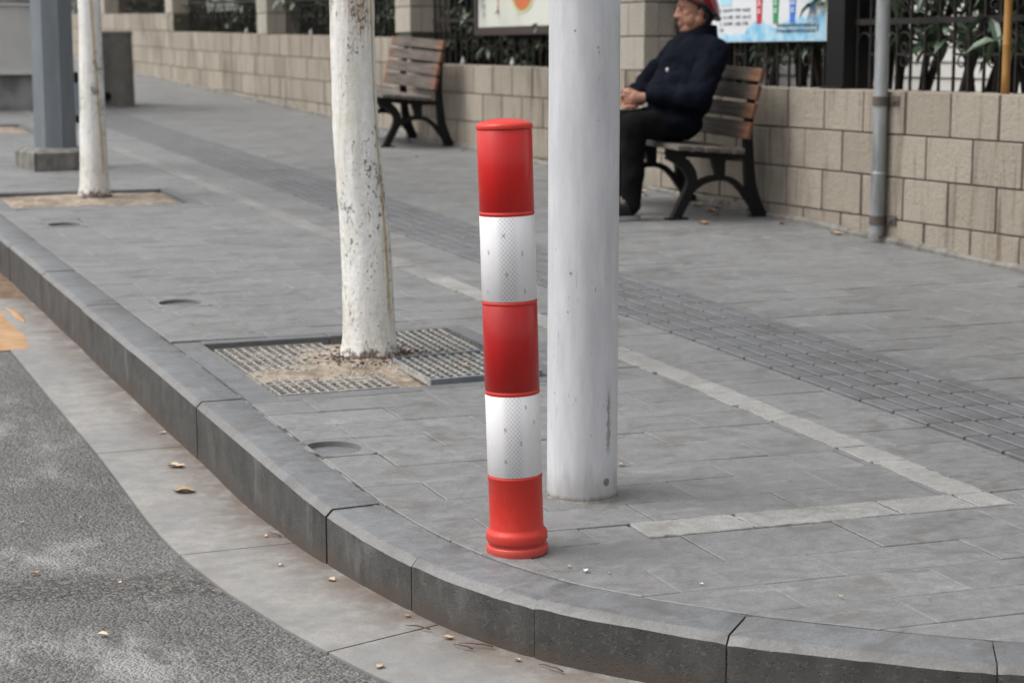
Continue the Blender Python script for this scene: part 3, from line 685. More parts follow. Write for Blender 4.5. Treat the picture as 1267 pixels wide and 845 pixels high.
def blob(name, outline, z, mat, amp=.02, fine=5):
    pts = []
    for i in range(len(outline)):
        a, b = Vector(outline[i]), Vector(outline[(i + 1) % len(outline)])
        for k in range(fine):
            p = a.lerp(b, k / fine); p = p + Vector((noise.noise(Vector((p.x * 16, p.y * 16, 3))), noise.noise(Vector((p.x * 16, p.y * 16, 9))))) * amp; pts.append(p)
    c = sum(pts, Vector((0, 0))) / len(pts); b = MB(); n = len(pts)
    vs = [(p.x, p.y, z + zg(p.y)) for p in pts] + [(p.x * .8 + c.x * .2, p.y * .8 + c.y * .2, z + .004 + zg(p.y * .8 + c.y * .2)) for p in pts] + [(c.x, c.y, z + .006 + zg(c.y))]
    b.add(vs, [(i, (i + 1) % n, n + (i + 1) % n, n + i) for i in range(n)] + [(n + i, n + (i + 1) % n, 2 * n) for i in range(n)])
    return b.build(name, mat, smooth=True)
def grd(pts): return pts
sand_outline = [(1.117, 7.95), (1.102, 7.55), (1.114, 7.28), (1.112, 7.12), (1.087, 6.98), (.981, 6.975), (.5, 6.98), (.1, 7.1), (.1, 8.2), (.7, 8.3)]
tag(blob('sand', sand_outline, -.1705, 'sand', .012), 'ochre sand spread over the road edge at far left', 'sand', kind='stuff')
tag(blob('sand_streak', [(1.140, 7.92), (1.175, 7.81), (1.176, 7.62), (1.162, 7.52), (1.145, 7.61), (1.142, 7.82)], -.1695, 'sand', .006), 'thin ochre sand streak lying in the gutter beside the larger sand patch', 'sand', kind='stuff')
tag(blob('silt', [(1.03, 10.4), (1.262, 10.4), (1.262, 8.12), (1.16, 8.15), (1.04, 8.22)], -.1695, 'silt', .012), 'dark brown mud lying in the gutter at far left', 'mud', kind='stuff')
# utility covers let into the pavement
for (a, b, c, d), lab in zip(COVERS, ('long steel trench cover in the pavement in front of the empty bench', 'steel trench cover in the pavement beside the round concrete pier')):
    mb = MB(); mb.box(a + .004, b + .004, -.03, c - .004, d - .004, -.001, bev=.003)
    n = 1
    mb2 = MB(); mb2.box(a, b, -.05, c, d, -.012)
    o = empty('trench_cover', (0, 0, 0), lab, 'drain cover')
    for q, nm, mt in ((mb, 'plate', 'slab'), (mb2, 'recess', 'trim')):
        q.v = [(x, yy, z + zg(yy)) for x, yy, z in q.v]; q.build(nm, mt, o)

# ------------------------------------------------------------------ tree pits: earth, gratings
def pit_earth(P, tx, ty, first):
    a, b, c, d = P; mb = MB(); nx, ny = 90, 80
    for j in range(ny + 1):
        for i in range(nx + 1):
            x = a + (c - a) * i / nx; yy = b + (d - b) * j / ny; u, v = i / nx, j / ny
            dt = math.hypot(x - tx, yy - ty)
            z = -.0195 + .032 * math.exp(-(dt / .15) ** 2) + .013 * math.exp(-((yy - 5.47) / .10) ** 2 - ((x - 1.74) / .26) ** 2)
            if not first: z = -.014 + .012 * math.exp(-(dt / .24) ** 2)
            z += .0055 * noise.noise(Vector((x * 14, yy * 14, 0))) + .004 * noise.noise(Vector((x * 45, yy * 45, 4))) + .003 * noise.noise(Vector((x * 120, yy * 120, 4)))
            e = min(u, 1 - u, v, 1 - v); z -= .01 * max(0, 1 - e * 14)
            mb.v.append((x, yy, min(z, .012) + zg(yy)))
    mb.f = [(j * (nx + 1) + i, j * (nx + 1) + i + 1, (j + 1) * (nx + 1) + i + 1, (j + 1) * (nx + 1) + i) for j in range(ny) for i in range(nx)]; mb.m = [0] * len(mb.f)
    return mb.build('pit_earth', 'earth', smooth=True)
TR = [(1.957, 5.624), (2.014, 10.4), (2.03, 15.35)]
labs = ['brown earth and litter round the nearer whitewashed tree', 'brown earth round the farther whitewashed tree', 'brown earth pit behind the grey octagonal pole']
for i, P in enumerate(PITS): tag(pit_earth(P, *TR[i], i == 0), labs[i], 'earth', kind='stuff')
def grating(name, x0, y0, x1, y1, z, tilt, lab, frame=False, step=.030, ystep=.036):
    cx, cy = (x0 + x1) / 2, (y0 + y1) / 2
    o = empty(name, (cx, cy, z + zg(cy)), lab, 'tree grate', 'gratings over the tree pit', (math.atan(GRADE) + tilt[1], tilt[0], 0))
    w, h = (x1 - x0) / 2, (y1 - y0) / 2; m = MB(); x = -w + .006
    while x < w - .004: m.box(x - .0025, -h + .003, -.022, x + .0025, h - .003, 0); x += step
    yy = -h + .01
    while yy < h - .008: m.box(-w + .002, yy - .0014, -.009, w - .002, yy + .0014, -.0015); yy += ystep
    m.build('lattice', 'grate', o)
    t = .012 if frame else .004; zz = .003 if frame else .0005
    for a, b in ((-h - t, -h), (h, h + .004)): f = MB(); f.box(-w, a, -.026, w, b, zz, bev=.001); f.build('edge_bar', 'greypaint' if frame else 'grate', o)
    return o
grating('tree_grate', 1.525, 5.20, 1.90, 5.955, -.012, (0, -.006), 'large grating left of the nearer tree half buried in earth')
grating('tree_grate', 1.985, 5.165, 2.355, 5.50, .014, (-.01, .01), 'raised grating with a grey lip on the near right side of the tree pit', True)
grating('tree_grate', 2.02, 5.56, 2.36, 5.965, .002, (-.02, .02), 'tilted grating behind and right of the nearer tree')

# ------------------------------------------------------------------ trees
def tree(base, line, rad, mat, lab, seed, flare=.02):
    x, yy = base; root = empty('whitewashed_tree', (x, yy, zg(yy)), lab, 'tree', 'whitewashed street trees')
    P = catmull([Vector((a - x, b)) for a, b in line], .02); n = 72; mb = MB(); L = len(P)
    for j, p in enumerate(P):
        z = p.y; r = rad(z) + flare * math.exp(-max(z, 0) / .035)
        for i in range(n):
            t = 2 * math.pi * i / n; q = Vector((math.cos(t), math.sin(t), z * .8 + seed))
            rr = r * (1 + .045 * noise.noise(q * 1.6) + .018 * noise.noise(Vector((q.x * 5, q.y * 5, z * 9 + seed))) + .016 * noise.noise(Vector((q.x * 11, q.y * 11, z * 26 + seed))) + .010 * noise.noise(Vector((q.x * 26, q.y * 26, z * 70 + seed))))
            if z < .06: rr *= 1 + .10 * noise.noise(Vector((q.x * 2.4, q.y * 2.4, seed))) * (1 - z / .06)
            mb.v.append((p.x + rr * math.cos(t), rr * math.sin(t), z))
    mb.f = [(j * n + i, j * n + (i + 1) % n, (j + 1) * n + (i + 1) % n, (j + 1) * n + i) for j in range(L - 1) for i in range(n)] + [tuple((L - 1) * n + i for i in range(n))]; mb.m = [0] * len(mb.f)
    mb.build('trunk', mat, root, True)
    top = P[-1]; rt = rad(top.y)
    for k, (a, e) in enumerate(((.4, 1.0), (2.5, .85), (4.4, 1.1))):
        m = MB(); p = Vector((top.x, 0, top.y - .06)); pts = [p]; d = Vector((math.cos(a) * math.cos(e), math.sin(a) * math.cos(e), math.sin(e)))
        for s in range(6): p = p + d * .32; pts.append(p); d = (d + Vector((random.uniform(-.2, .2), random.uniform(-.2, .2), .15))).normalized()
        m.tube(pts, [rt * .8 * (1 - s / 8) for s in range(7)], 12); lb = m.build('limb', 'stem', root, True)
        lm = MB()
        for q in pts[3:]:
            for _ in range(50):
                c = q + Vector((random.gauss(0, .3), random.gauss(0, .3), random.gauss(.1, .25))); leaf(lm, c, .11, .055)
        lm.build('foliage', 'leaf', lb)
    return root
def leaf(mb, c, L, Wd, droop=.3, d=None):
    a = random.uniform(0, 6.283)
    d = Vector(d) if d is not None else Vector((math.cos(a), math.sin(a), random.uniform(-.9, .35)))
    d = d.normalized(); s = d.cross(Vector((0, 0, 1)))
    if s.length < 1e-3: s = Vector((1, 0, 0))
    s = (s.normalized() + Vector((0, 0, random.uniform(-.7, .7)))).normalized(); up = s.cross(d).normalized(); L *= random.uniform(.7, 1.25)
    k = Wd * .5; c = Vector(c); dr = Vector((0, 0, -droop * L))
    v = [c, c + d * L * .3 + s * k + up * k * .25, c + d * L * .35, c + d * L * .3 - s * k + up * k * .25, c + d * L * .7 + s * k * .8 + up * k * .2 + dr * .4, c + d * L * .72 + dr * .4, c + d * L * .7 - s * k * .8 + up * k * .2 + dr * .4, c + d * L + dr]
    mb.add(v, [(0, 2, 1), (0, 3, 2), (1, 2, 5, 4), (2, 3, 6, 5), (4, 5, 7), (5, 6, 7)])
tree((1.957, 5.624), [(1.962, -.05), (1.957, .0), (1.955, .1), (1.9465, .37), (1.925, .627), (1.912, .88), (1.909, 1.13), (1.912, 1.5), (1.93, 2.0), (1.94, 2.6)], lambda z: .0705 + .0155 * max(0, 1 - max(z, 0) / .85) - .008 * max(0, z - 1.2), 'bark', 'nearer whitewashed tree standing in a grated pit, trunk bending right at its foot', 1.3, .012)
tree((2.014, 10.4), [(2.014, -.05), (2.014, 0), (2.017, .6), (2.019, 1.07), (2.02, 1.8), (2.0, 2.6)], lambda z: .062 + .018 * max(0, 1 - max(z, 0) / .9), 'bark_far', 'farther whitewashed tree beside the grey octagonal pole', 6.1, .012)

# ------------------------------------------------------------------ wall, pillars
def block_wall(y0, y1, ztop0, slope, lab, phase, seed):
    """course heights follow ztop0 + slope*(y-y0); blocks stand proud of a dark joint face"""
    o = empty('stone_wall', (5.215, y0, zg(y0)), lab, 'wall', 'sections of the block wall along the pavement'); ox, oy, oz = o.location
    m = MB(); r = random.Random(seed); zt = lambda yy: ztop0 + slope * (yy - y0)
    core = MB(); vs = []
    for yy in (y0, y1):
        vs += [(.011, yy - oy, zg(yy) - .1 - oz), (.29, yy - oy, zg(yy) - .1 - oz), (.29, yy - oy, zt(yy) - .004 - oz), (.011, yy - oy, zt(yy) - .004 - oz)]
    core.add(vs, [(0, 1, 2, 3), (4, 7, 6, 5), (0, 4, 5, 1), (1, 5, 6, 2), (2, 6, 7, 3), (3, 7, 4, 0)]); core.build('core', 'joint', o)
    for row in range(6):
        yy = y0 - ((phase + (row % 2) * .172) % .345)
        while yy < y1:
            a, b = max(yy, y0), min(yy + .345, y1); yy += .345
            if b - a < .02: continue
            za, zb = -.202 * (row + 1) + .0036, -.202 * row - (.0036 if row else 0)
            if zt((a + b) / 2) + zb < zg(b) - .02: continue
            dx = r.uniform(-.003, .003); dep = .30 if row == 0 else .05
            q = MB(); q.box(dx, a + .0068, za, dep, b - .0068, zb, bev=.003)
            m.add([(x, v - oy, z + zt(v) - oz) for x, v, z in q.v], q.f)
    m.build('blocks', 'wall', o)
    f = MB(); n = int((y1 - y0) / .12); rows = []
    for k in range(n + 1):
        v = y0 + (y1 - y0) * k / n; h = .028 + .016 * noise.noise(Vector((v * 2.3, seed, 0))) + .010 * noise.noise(Vector((v * 9, seed, 3))); h = max(h, .004)
        d = .022 + .012 * noise.noise(Vector((v * 3, seed, 7))); rows.append([(-d, v - oy, zg(v) - .03 - oz), (-d, v - oy, zg(v) + h * .6 - oz), (-d * .5, v - oy, zg(v) + h - oz), (.012, v - oy, zg(v) + h + .004 - oz)])
    f.add([p for q in rows for p in q], [(k * 4 + j, k * 4 + j + 1, (k + 1) * 4 + j + 1, (k + 1) * 4 + j) for k in range(n) for j in range(3)]); f.build('footing', 'concrete', o, fix=True)
    return o
block_wall(3.0, 9.97, 1.003, 0, 'nearest wall section, with the galvanised pipe on it and the man sitting before it', .165, 1)
block_wall(9.97, 13.95, 1.078, .006, 'wall section behind the empty bench, under the cream framed panel', .1, 2)
block_wall(13.95, 21.88, 1.30, .017, 'long wall section beyond the empty bench, seen left of the nearer tree', .2, 3)
block_wall(21.88, 40.0, 1.645, .018, 'farthest and highest wall section, behind the round concrete pier', .05, 4)
def pillar(y, zb, lab, seed):
    o = empty('stone_pillar', (5.215, y, zb), lab, 'pillar', 'stone pillars on the wall'); m = MB(); c = MB(); r = random.Random(seed); H = 7; D = .34
    c.box(.016, .016, -.05, D - .008, .332, H * .2, 0); c.build('core', 'joint', o)
    for k in range(H):
        z0, z1 = k * .202 + .003, (k + 1) * .202 - .003; s = .13 + .08 * (k % 2)
        for (a, b) in ((.0, s - .003), (s + .003, .34)): m.box(r.uniform(-.002, .002), a, z0, .1, b, z1, bev=.004)
        s = .16 + .09 * ((k + 1) % 2)
        for (a, b) in ((.103, s + .05), (s + .056, D)): m.box(a, r.uniform(-.001, .001), z0, b, .1, z1, bev=.004); m.box(a, .24, z0, b, .34, z1, bev=.004)
    m.box(-.03, -.03, H * .2 + .02, D + .03, .37, H * .2 + .09, bev=.008)
    m.build('blocks', 'pillar', o); return o
pillar(9.97, 1.08, 'stone pillar directly behind the seated man', 1)
pillar(13.95, 1.345, 'stone pillar behind the empty bench', 2)
pillar(17.97, 1.372, 'stone pillar seen just left of the nearer tree', 3)
pillar(21.90, 1.65, 'stone pillar where the far wall steps up', 4)
pillar(25.85, 1.72, 'farthest stone pillar, above the round concrete pier', 5)

# ------------------------------------------------------------------ iron fence
def fence(y0, y1, zb, slope, lab, ornate=True):
    o = empty('iron_fence', (5.42, y0, zb), lab, 'fence', 'iron railings on the wall'); n = max(2, round((y1 - y0) / .113)); st = (y1 - y0) / n; m = MB(); orn = m
    Z = lambda v: slope * v
    for k in range(n + 1):
        v = k * st; m.box(-.0065, v - .0065, Z(v) - .05, .0065, v + .0065, Z(v) + .86, bev=.0015)
        m.lathe([(.001, .97), (.012, .90), (.016, .885), (.006, .86)][::-1], 6, (0, v, Z(v)))
    for z in (.318, .74):
        rl = MB(); a, b = -.012, n * st + .012
        rl.add([(x, v, z + Z(v) + h) for v in (a, b) for x, h in ((-.012, 0), (.012, 0), (.012, .03), (-.012, .03))], [(3, 2, 1, 0), (4, 5, 6, 7), (0, 1, 5, 4), (1, 2, 6, 5), (2, 3, 7, 6), (3, 0, 4, 7)]); rl.build('rail', 'iron', o)
    if ornate:
        for k in range(0, n):
            v = (k + .5) * st; pts = [(0, v + math.cos(t) * (st / 2 - .004), Z(v) + .23 + math.sin(t) * .05) for t in [math.pi * i / 10 for i in range(11)]]
            orn.tube(pts, .004, 5)
            if k % 2 == 0:
                for (zz, rr) in ((.142, .026), (.205, .022), (.405, .026)):
                    orn.tube([(0, v + math.cos(2 * math.pi * i / 14) * rr, Z(v) + zz + math.sin(2 * math.pi * i / 14) * rr) for i in range(15)], .004, 5)
                orn.box(-.006, v - st / 2, Z(v) + .168, .006, v + st / 2, Z(v) + .180)
    m.build('grille', 'iron', o); return o
fe = fence(3.05, 8.03, 1.003, 0, 'ornate iron railing right of the dark square post, with the bamboo cane before it')
fe = fence(8.22, 9.93, 1.003, 0, 'ornate iron railing between the dark square post and the pillar, under the waste poster')
fence(10.33, 13.93, 1.08, .006, 'iron railing behind the empty bench, with the cream panel on it')
fence(14.31, 17.95, 1.31, .017, 'iron railing left of the nearer tree, without any board on it')
fence(18.33, 21.88, 1.375, .017, 'iron railing that carries the small white board')
fence(22.26, 25.83, 1.655, .018, 'farthest iron railing, above the round concrete pier')
o = empty('square_post', (5.42, 8.12, 1.003), 'dark square steel fence post right of the waste poster', 'post')
m = MB(); m.box(-.08, -.08, 0, .08, .08, 1.25, bev=.004); m.build('shaft', 'cast', o); m = MB(); m.box(-.1, -.1, 1.25, .1, .1, 1.29, bev=.006); m.build('cap', 'cast', o); m = MB(); m.box(-.1, -.1, -.002, .1, .1, .012, bev=.002); m.build('base_plate', 'cast', o)

# ------------------------------------------------------------------ planting and building behind
def shrub_meshes(seed, h, nst, nlf, spread, stem_r, leafL, zmin, dark):
    rr = random.Random(seed); st = MB(); lf = MB()
    global random_state
    random.seed(seed)
    for k in range(nst):
        p = Vector((rr.gauss(0, spread * .25), rr.gauss(0, spread * .3), -.05)); d = Vector((rr.gauss(0, .12), rr.gauss(0, .16), 1)).normalized(); pts = [p]; n = 9
        for i in range(n): p = p + d * (h / n); pts.append(p); d = (d + Vector((rr.gauss(0, .1), rr.gauss(0, .12), .08))).normalized()
        st.tube(pts, [stem_r * rr.uniform(.8, 1.15) * (1 - .075 * i) for i in range(n + 1)], 7)
        for b in range(5):
            i = rr.randint(3, n - 1); q = pts[i]; dd = Vector((rr.gauss(0, 1), rr.gauss(0, 1), rr.uniform(-.1, .9))).normalized(); bp = [q]
            for s in range(4): q = q + dd * .09; bp.append(q); dd = (dd + Vector((0, 0, .1))).normalized()
            st.tube(bp, [.009, .008, .007, .005, .003], 5)
    for k in range(nlf):
        z = rr.uniform(zmin, h * 1.05); c = Vector((rr.gauss(0, spread * .5), rr.gauss(0, spread * .55), z))
        a = rr.uniform(0, 6.28); 
        for j in range(rr.randint(3, 6)):
            leaf(lf, c, leafL, leafL * .36, .35, (math.cos(a + j * 1.25), math.sin(a + j * 1.25), rr.uniform(-.8, .2)))
    return st.mesh('stem'), lf.mesh('foliage')
kinds = {}
for k in range(3): kinds['tall', k] = shrub_meshes(40 + k, 2.5, 4, 165, .36, .026, .13, .55, 0) + ('leaf',)
for k in range(4): kinds['dense', k] = shrub_meshes(60 + k, 2.3, 4, 430, .46, .022, .10, .15, 1) + ('leaf_dark',)
used = {}
def shrub(x, y, zb, kind, k, rz, sc, lab, grp):
    stm, lfm, lm = kinds[kind, k]
    r = empty('evergreen_shrub', (x, y, zb), lab, 'shrub', grp, (0, 0, rz)); r.scale = (sc,) * 3
    for nm, me, mt in (('stem', stm, 'stem'), ('foliage', lfm, lm)):
        if not me.materials: me.materials.append(MAT[mt])
        c = bpy.data.objects.new(nm, me); COL.objects.link(c); c.parent = r
rr = random.Random(5)
tl = 'bare stemmed evergreen shrub behind the near railing, white cladding showing through it'; tg = 'bare stemmed shrubs behind the near railing'
y = 4.2; k = 0
while y < 11.0:
    shrub(5.80 + rr.uniform(-.1, .35), y, .35 + zg(y), 'tall', k % 3, rr.uniform(0, 6), rr.uniform(.9, 1.1), tl, tg); y += rr.uniform(.26, .42); k += 1
dl = 'dense dark evergreen shrub in the hedge behind the farther railings'; dg = 'dense shrubs behind the farther railings'
y = 10.5; k = 0
while y < 30:
    shrub(6.02 + rr.uniform(-.12, .15), y, .5 + zg(y), 'dense', k % 4, rr.uniform(0, 6), rr.uniform(.92, 1.15), dl, dg); y += .40 if y < 19 else .55; k += 1
y = 13.6
while y < 30:
    shrub(6.75 + rr.uniform(-.2, .2), y, .5 + zg(y), 'dense', k % 4, rr.uniform(0, 6), rr.uniform(1.1, 1.35), dl, dg); y += .62; k += 1
# broad evergreen trees with unseen crowns added to shade the wall side of the pavement
def crown_mesh(seed):
    random.seed(seed); m = MB()
    for _ in range(46):
        a, e = random.uniform(0, 6.283), random.uniform(-.35, 1.4); rr_ = random.uniform(.55, 1) ; c0 = Vector((math.cos(a) * math.cos(e) * 1.9 * rr_, math.sin(a) * math.cos(e) * 1.9 * rr_, 4.3 + math.sin(e) * 1.5 * rr_))
        for k in range(34): leaf(m, c0 + Vector((random.gauss(0, .30), random.gauss(0, .30), random.gauss(0, .22))), .24, .11)
    return m.mesh('crown')
crowns = [crown_mesh(300 + k) for k in range(3)]; trunks = []
for k in range(3):
    m = MB(); rr = random.Random(k); p = Vector((0, 0, -.1)); pts = [p]
    for i in range(8): p = p + Vector((rr.uniform(-.08, .08), rr.uniform(-.08, .08), .52)); pts.append(p)
    m.tube(pts, [.085 - .006 * i for i in range(9)], 10)
    for j in range(6):
        q = pts[rr.randint(5, 8)]; a = rr.uniform(0, 6.28); d = Vector((math.cos(a), math.sin(a), .6)); b_p = [q]
        for i in range(4): q = q + d * .38; b_p.append(q); d = (d + Vector((rr.uniform(-.3, .3), rr.uniform(-.3, .3), .1)))
        m.tube(b_p, [.035, .03, .024, .017, .01], 6)
    trunks.append(m.mesh('trunk'))
for k, yv in enumerate((15.2, 18.0, 21.6, 25.0)):
    r = empty('shade_tree', (6.35 + .2 * (k % 2), yv, .5 + zg(yv)), 'broad evergreen tree added behind the wall for shade, its crown out of view, its dark trunk showing between the railings', 'tree', 'evergreen trees added behind the wall for shade', (0, 0, k * 1.3))
    for nm, me, mt in (('trunk', trunks[k % 3], 'stem'), ('crown', crowns[k % 3], 'leaf')):
        if not me.materials: me.materials.append(MAT[mt])
        c = bpy.data.objects.new(nm, me); COL.objects.link(c); c.parent = r
# hedge mass further in
lf = MB(); random.seed(9)
for _ in range(9000):
    leaf(lf, (random.uniform(7.3, 9.3), random.uniform(15.4, 36), random.uniform(.6, 4.4)), .22, .12)
tag(lf.build('hedge', 'leaf_dark'), 'dark evergreen hedge mass far behind the railings', 'hedge', kind='stuff')
# clad building beyond the near shrubs
o = empty('clad_building', (8.8, 2, 0), 'white building with horizontal cladding seen through the near railing', 'building')
m = MB(); yy = 0; z = -.2
while z < 5.2: m.add([(.0, -1, z), (.0, 13.2, z), (.012, 13.2, z + .115), (.012, -1, z + .115), (.03, -1, z + .12), (.03, 13.2, z + .12)], [(0, 3, 2, 1), (3, 4, 5, 2)]); z += .12
m.build('wall', 'cladding', o)
m = MB(); m.box(.04, -1, -.3, 6, 13.2, 5.3); m.build('body', 'cladding', o); m = MB(); m.box(-.35, -1.3, 5.32, 6.3, 13.5, 5.5, bev=.01); m.build('roof', 'greypaint', o)

# ------------------------------------------------------------------ boards on the railing
def yz(mb, x, pts, mi=0, th=.002):
    """thin printed shape on a board facing -x; pts are (y,z)"""
    n = len(pts); A = sum(pts[i][0] * pts[(i + 1) % n][1] - pts[(i + 1) % n][0] * pts[i][1] for i in range(n))
    if A > 0: pts = pts[::-1]
    mb.add([(x, a, b) for a, b in pts] + [(x + th, a, b) for a, b in pts], [tuple(range(n))] + [(i, n + i, n + (i + 1) % n, (i + 1) % n) for i in range(n)], mi)
def rect(mb, x, y0, z0, y1, z1, mi=0, th=.002): yz(mb, x, [(y0, z0), (y1, z0), (y1, z1), (y0, z1)], mi, th)
def glyph(mb, x, y, z, s, r):
    """a small block character of short strokes"""
    for _ in range(r.randint(2, 3)): v = z + r.choice([.1, .35, .6, .85]) * s; rect(mb, x, y - s * .42, v, y + s * .42, v + s * .14)
    for _ in range(r.randint(1, 2)): u = y + r.choice([-.36, -.1, .1, .3]) * s; rect(mb, x - .0006, u - s * .07, z, u + s * .07, z + s, 0)
# poster 1: y runs 8.27 (right in the picture) to 9.46 (left)
o = empty('waste_poster', (5.385, 8.27, 1.243), 'white and blue poster with coloured tags hung on the railing behind the man', 'poster')
m = MB(); m.box(0, 0, 0, .014, 1.19, .80, bev=.002); m.build('board', 'paper', o)
m = MB(); top = lambda v: .045 + .085 * max(0, math.sin(v * 5.4 + .3)) ** .8 + .075 * max(0, math.sin(v * 9.1 + 1.9)) + .028 * noise.noise(Vector((v * 16, 1, 0))) + .012 * noise.noise(Vector((v * 50, 1, 0)))
N_ = 120; pts = [(1.18 - 1.17 * i / N_, max(.03, top(1.18 - 1.17 * i / N_))) for i in range(N_ + 1)]
for i in range(N_): a, b = pts[i], pts[i + 1]; m.add([(-.0015, a[0], .004), (-.0015, b[0], .004), (-.0015, b[0], b[1]), (-.0015, a[0], a[1])], [(0, 3, 2, 1)])
m.build('cloud_print', 'sky_blue', o)
for (yc, mt, icon) in ((.665, 'sign_red', 'X'), (.495, 'sign_green', '8'), (.325, 'sign_blue', 'A'), (.135, 'sky_blue', 'U')):
    z0 = .098 if mt != 'sky_blue' else .15; m = MB(); yz(m, -.003, [(yc - .024, z0), (yc + .024, z0), (yc + .042, .40), (yc - .042, .40)]); t = m.build('colour_tag', mt, o)
    m = MB(); c = z0 + .098
    def st(a, b, w=.0035):
        a, b = Vector(a), Vector(b); d = (b - a).normalized(); n = Vector((-d.y, d.x)) * w; yz(m, -.0055, [tuple(a + n), tuple(a - n), tuple(b - n), tuple(b + n)])
    if icon == 'X': st((yc - .015, c), (yc + .015, c + .045)); st((yc + .015, c), (yc - .015, c + .045))
    elif icon == '8':
        for q in (c, c + .026): rect(m, -.0055, yc - .011, q, yc + .011, q + .005); rect(m, -.0055, yc - .011, q + .016, yc + .011, q + .021); rect(m, -.006, yc - .013, q, yc - .008, q + .02); rect(m, -.006, yc + .008, q, yc + .013, q + .02)
    elif icon == 'A': st((yc - .019, c), (yc, c + .042)); st((yc + .019, c), (yc, c + .042)); rect(m, -.006, yc - .016, c + .002, yc + .016, c + .008)
    else: rect(m, -.0055, yc - .016, c, yc - .010, c + .045); rect(m, -.0055, yc + .010, c, yc + .016, c + .045); rect(m, -.006, yc - .016, c, yc + .016, c + .006)
    for q in (.012, .026): rect(m, -.0055, yc - .016, c - .032 + q - .02, yc + .016, c - .032 + q - .013)
    m.build('icon', 'paper', t)
m = MB(); rect(m, -.003, .97, .205, 1.09, .245); m.build('heading_block', 'sign_cyan', o)
m = MB(); r9 = random.Random(2)
for li, (z, n) in enumerate(((.168, 13), (.130, 13), (.094, 12), (.058, 2))):
    v = 1.085
    for k in range(n):
        if li < 3 and k in (1, 6, 9): v -= .016; m.build('lettering', 'ink_soft', o); m = MB()
        glyph(m, -.0035, v, z, .019, r9); v -= .0225
    m.build('lettering', 'ink_soft', o); m = MB()
for z in (.075, .046):
    v = .475
    while v > .10: glyph(m, -.0035, v, z, .020, r9); v -= .0215
    m.build('lettering', 'ink', o); m = MB()
rect(m, -.0035, .072, .052, .082, .09); m.build('small_mark', 'ink', o)
# panel 2, brown frame, y 11.3 .. 13.0
o = empty('framed_panel', (5.37, 11.30, 1.312), 'cream panel in a brown frame with an orange basket drawing, left of the white pole', 'notice board')
m = MB(); m.box(.012, .05, .06, .02, 1.64, .95, bev=.001); m.build('panel', 'cream', o)
m = MB(); m.box(0, 0, 0, .035, 1.70, .058, bev=.003); m.box(0, 0, .952, .035, 1.70, 1.0, bev=.003); m.box(.001, 0, .06, .034, .05, .95, bev=.003); m.box(.001, 1.65, .06, .034, 1.70, .95, bev=.003); m.build('frame', 'brownframe', o)
m = MB(); yc = .83
pts = lambda sy, sz, zc: [(yc + sy * math.cos(t), zc + sz * math.sin(t)) for t in [math.pi + math.pi * i / 24 for i in range(25)]]
yz(m, .0085, pts(.225, .185, .335) + [(yc + .23, .42), (yc - .23, .42)], 0, .002); m.build('basket_outline', 'lime', o)
m = MB(); yz(m, .007, pts(.185, .165, .335) + [(yc + .185, .42), (yc - .185, .42)], 0, .002); m.build('basket_print', 'orange', o)
m = MB(); yz(m, .0055, [(yc + .10 * math.cos(t), .40 + .055 * math.sin(t)) for t in [2 * math.pi * i / 20 for i in range(20)]])
m.build('bowl_print', 'paper', o); m = MB()
for k in range(26): a, b = yc + r9.uniform(-.24, .02), .30 + r9.uniform(0, .14); rect(m, .0052, a, b, a + .014, b + .012)
m.build('print_dots', 'paper', o)
for z in (.155, .195, .235, .275): m = MB(); glyph(m, .0085, 1.27, z + .0, .036, r9); m.build('lettering', 'orange', o)
for z in (.13, .19, .25, .31): m = MB(); glyph(m, .0085, 1.53, z, .034, r9); m.build('lettering', 'ink_soft', o)
# board 3
o = empty('small_board', (5.50, 20.05, 1.65), 'small white board with a blue emblem on the far railing', 'notice board')
m = MB(); m.box(0, 0, 0, .02, 1.35, .72, bev=.004); m.build('board', 'cream', o)
m = MB(); yz(m, -.002, [(.75 + .22 * math.cos(t), .26 + .13 * math.sin(t)) for t in [2 * math.pi * i / 24 for i in range(24)]]); m.build('emblem', 'sky_blue', o)
m = MB(); yz(m, -.0035, [(.78 + .10 * math.cos(t), .25 + .07 * math.sin(t)) for t in [2 * math.pi * i / 16 for i in range(16)]]); m.build('emblem_centre', 'sign_blue', o)

# ------------------------------------------------------------------ pipe, cane, stubs
o = empty('steel_pipe', (5.257, 7.46, .292), 'galvanised steel pipe clamped upright to the wall', 'pipe', None, (0, 0, 0))
m = MB(); m.lathe([(.032, .025), (.0335, .03), (.0335, 2.6), (.031, 2.605)], 28, (-.085, 0, 0)); auto_smooth(m.build('tube', 'galv', o), 40)
m = MB(); m.lathe([(.0355, .0), (.0355, .28), (.037, .285), (.037, .295), (.0335, .3)], 28, (-.085, 0, .032)); auto_smooth(m.build('sleeve', 'galv', o), 40)
for z in (.665, .10):
    m = MB(); m.lathe([(.0345, -.022), (.039, -.022), (.039, .022), (.0345, .022)], 24, (-.085, 0, z), cap=False); m.box(-.052, -.055, z - .02, -.046, .0, z + .02, bev=.001); m.box(-.05, -.10, z - .022, -.043, -.045, z + .026, bev=.001); m.tube([(-.062, -.062, z), (-.038, -.062, z)], .008, 8); m.tube([(-.058, -.088, z), (-.03, -.088, z)], .006, 8); m.build('clamp', 'rust', o)
o = empty('bamboo_cane', (5.33, 6.74, 1.0), 'yellow bamboo cane standing against the railing at far right', 'cane'); m = MB(); pr = []
for k in range(9):
    z = k * .23; pr += [(.0185, z), (.0175, z + .1), (.0185, z + .215), (.0215, z + .222), (.0185, z + .229)]
m.lathe(pr, 16); m.build('culm', 'bamboo', o, True)
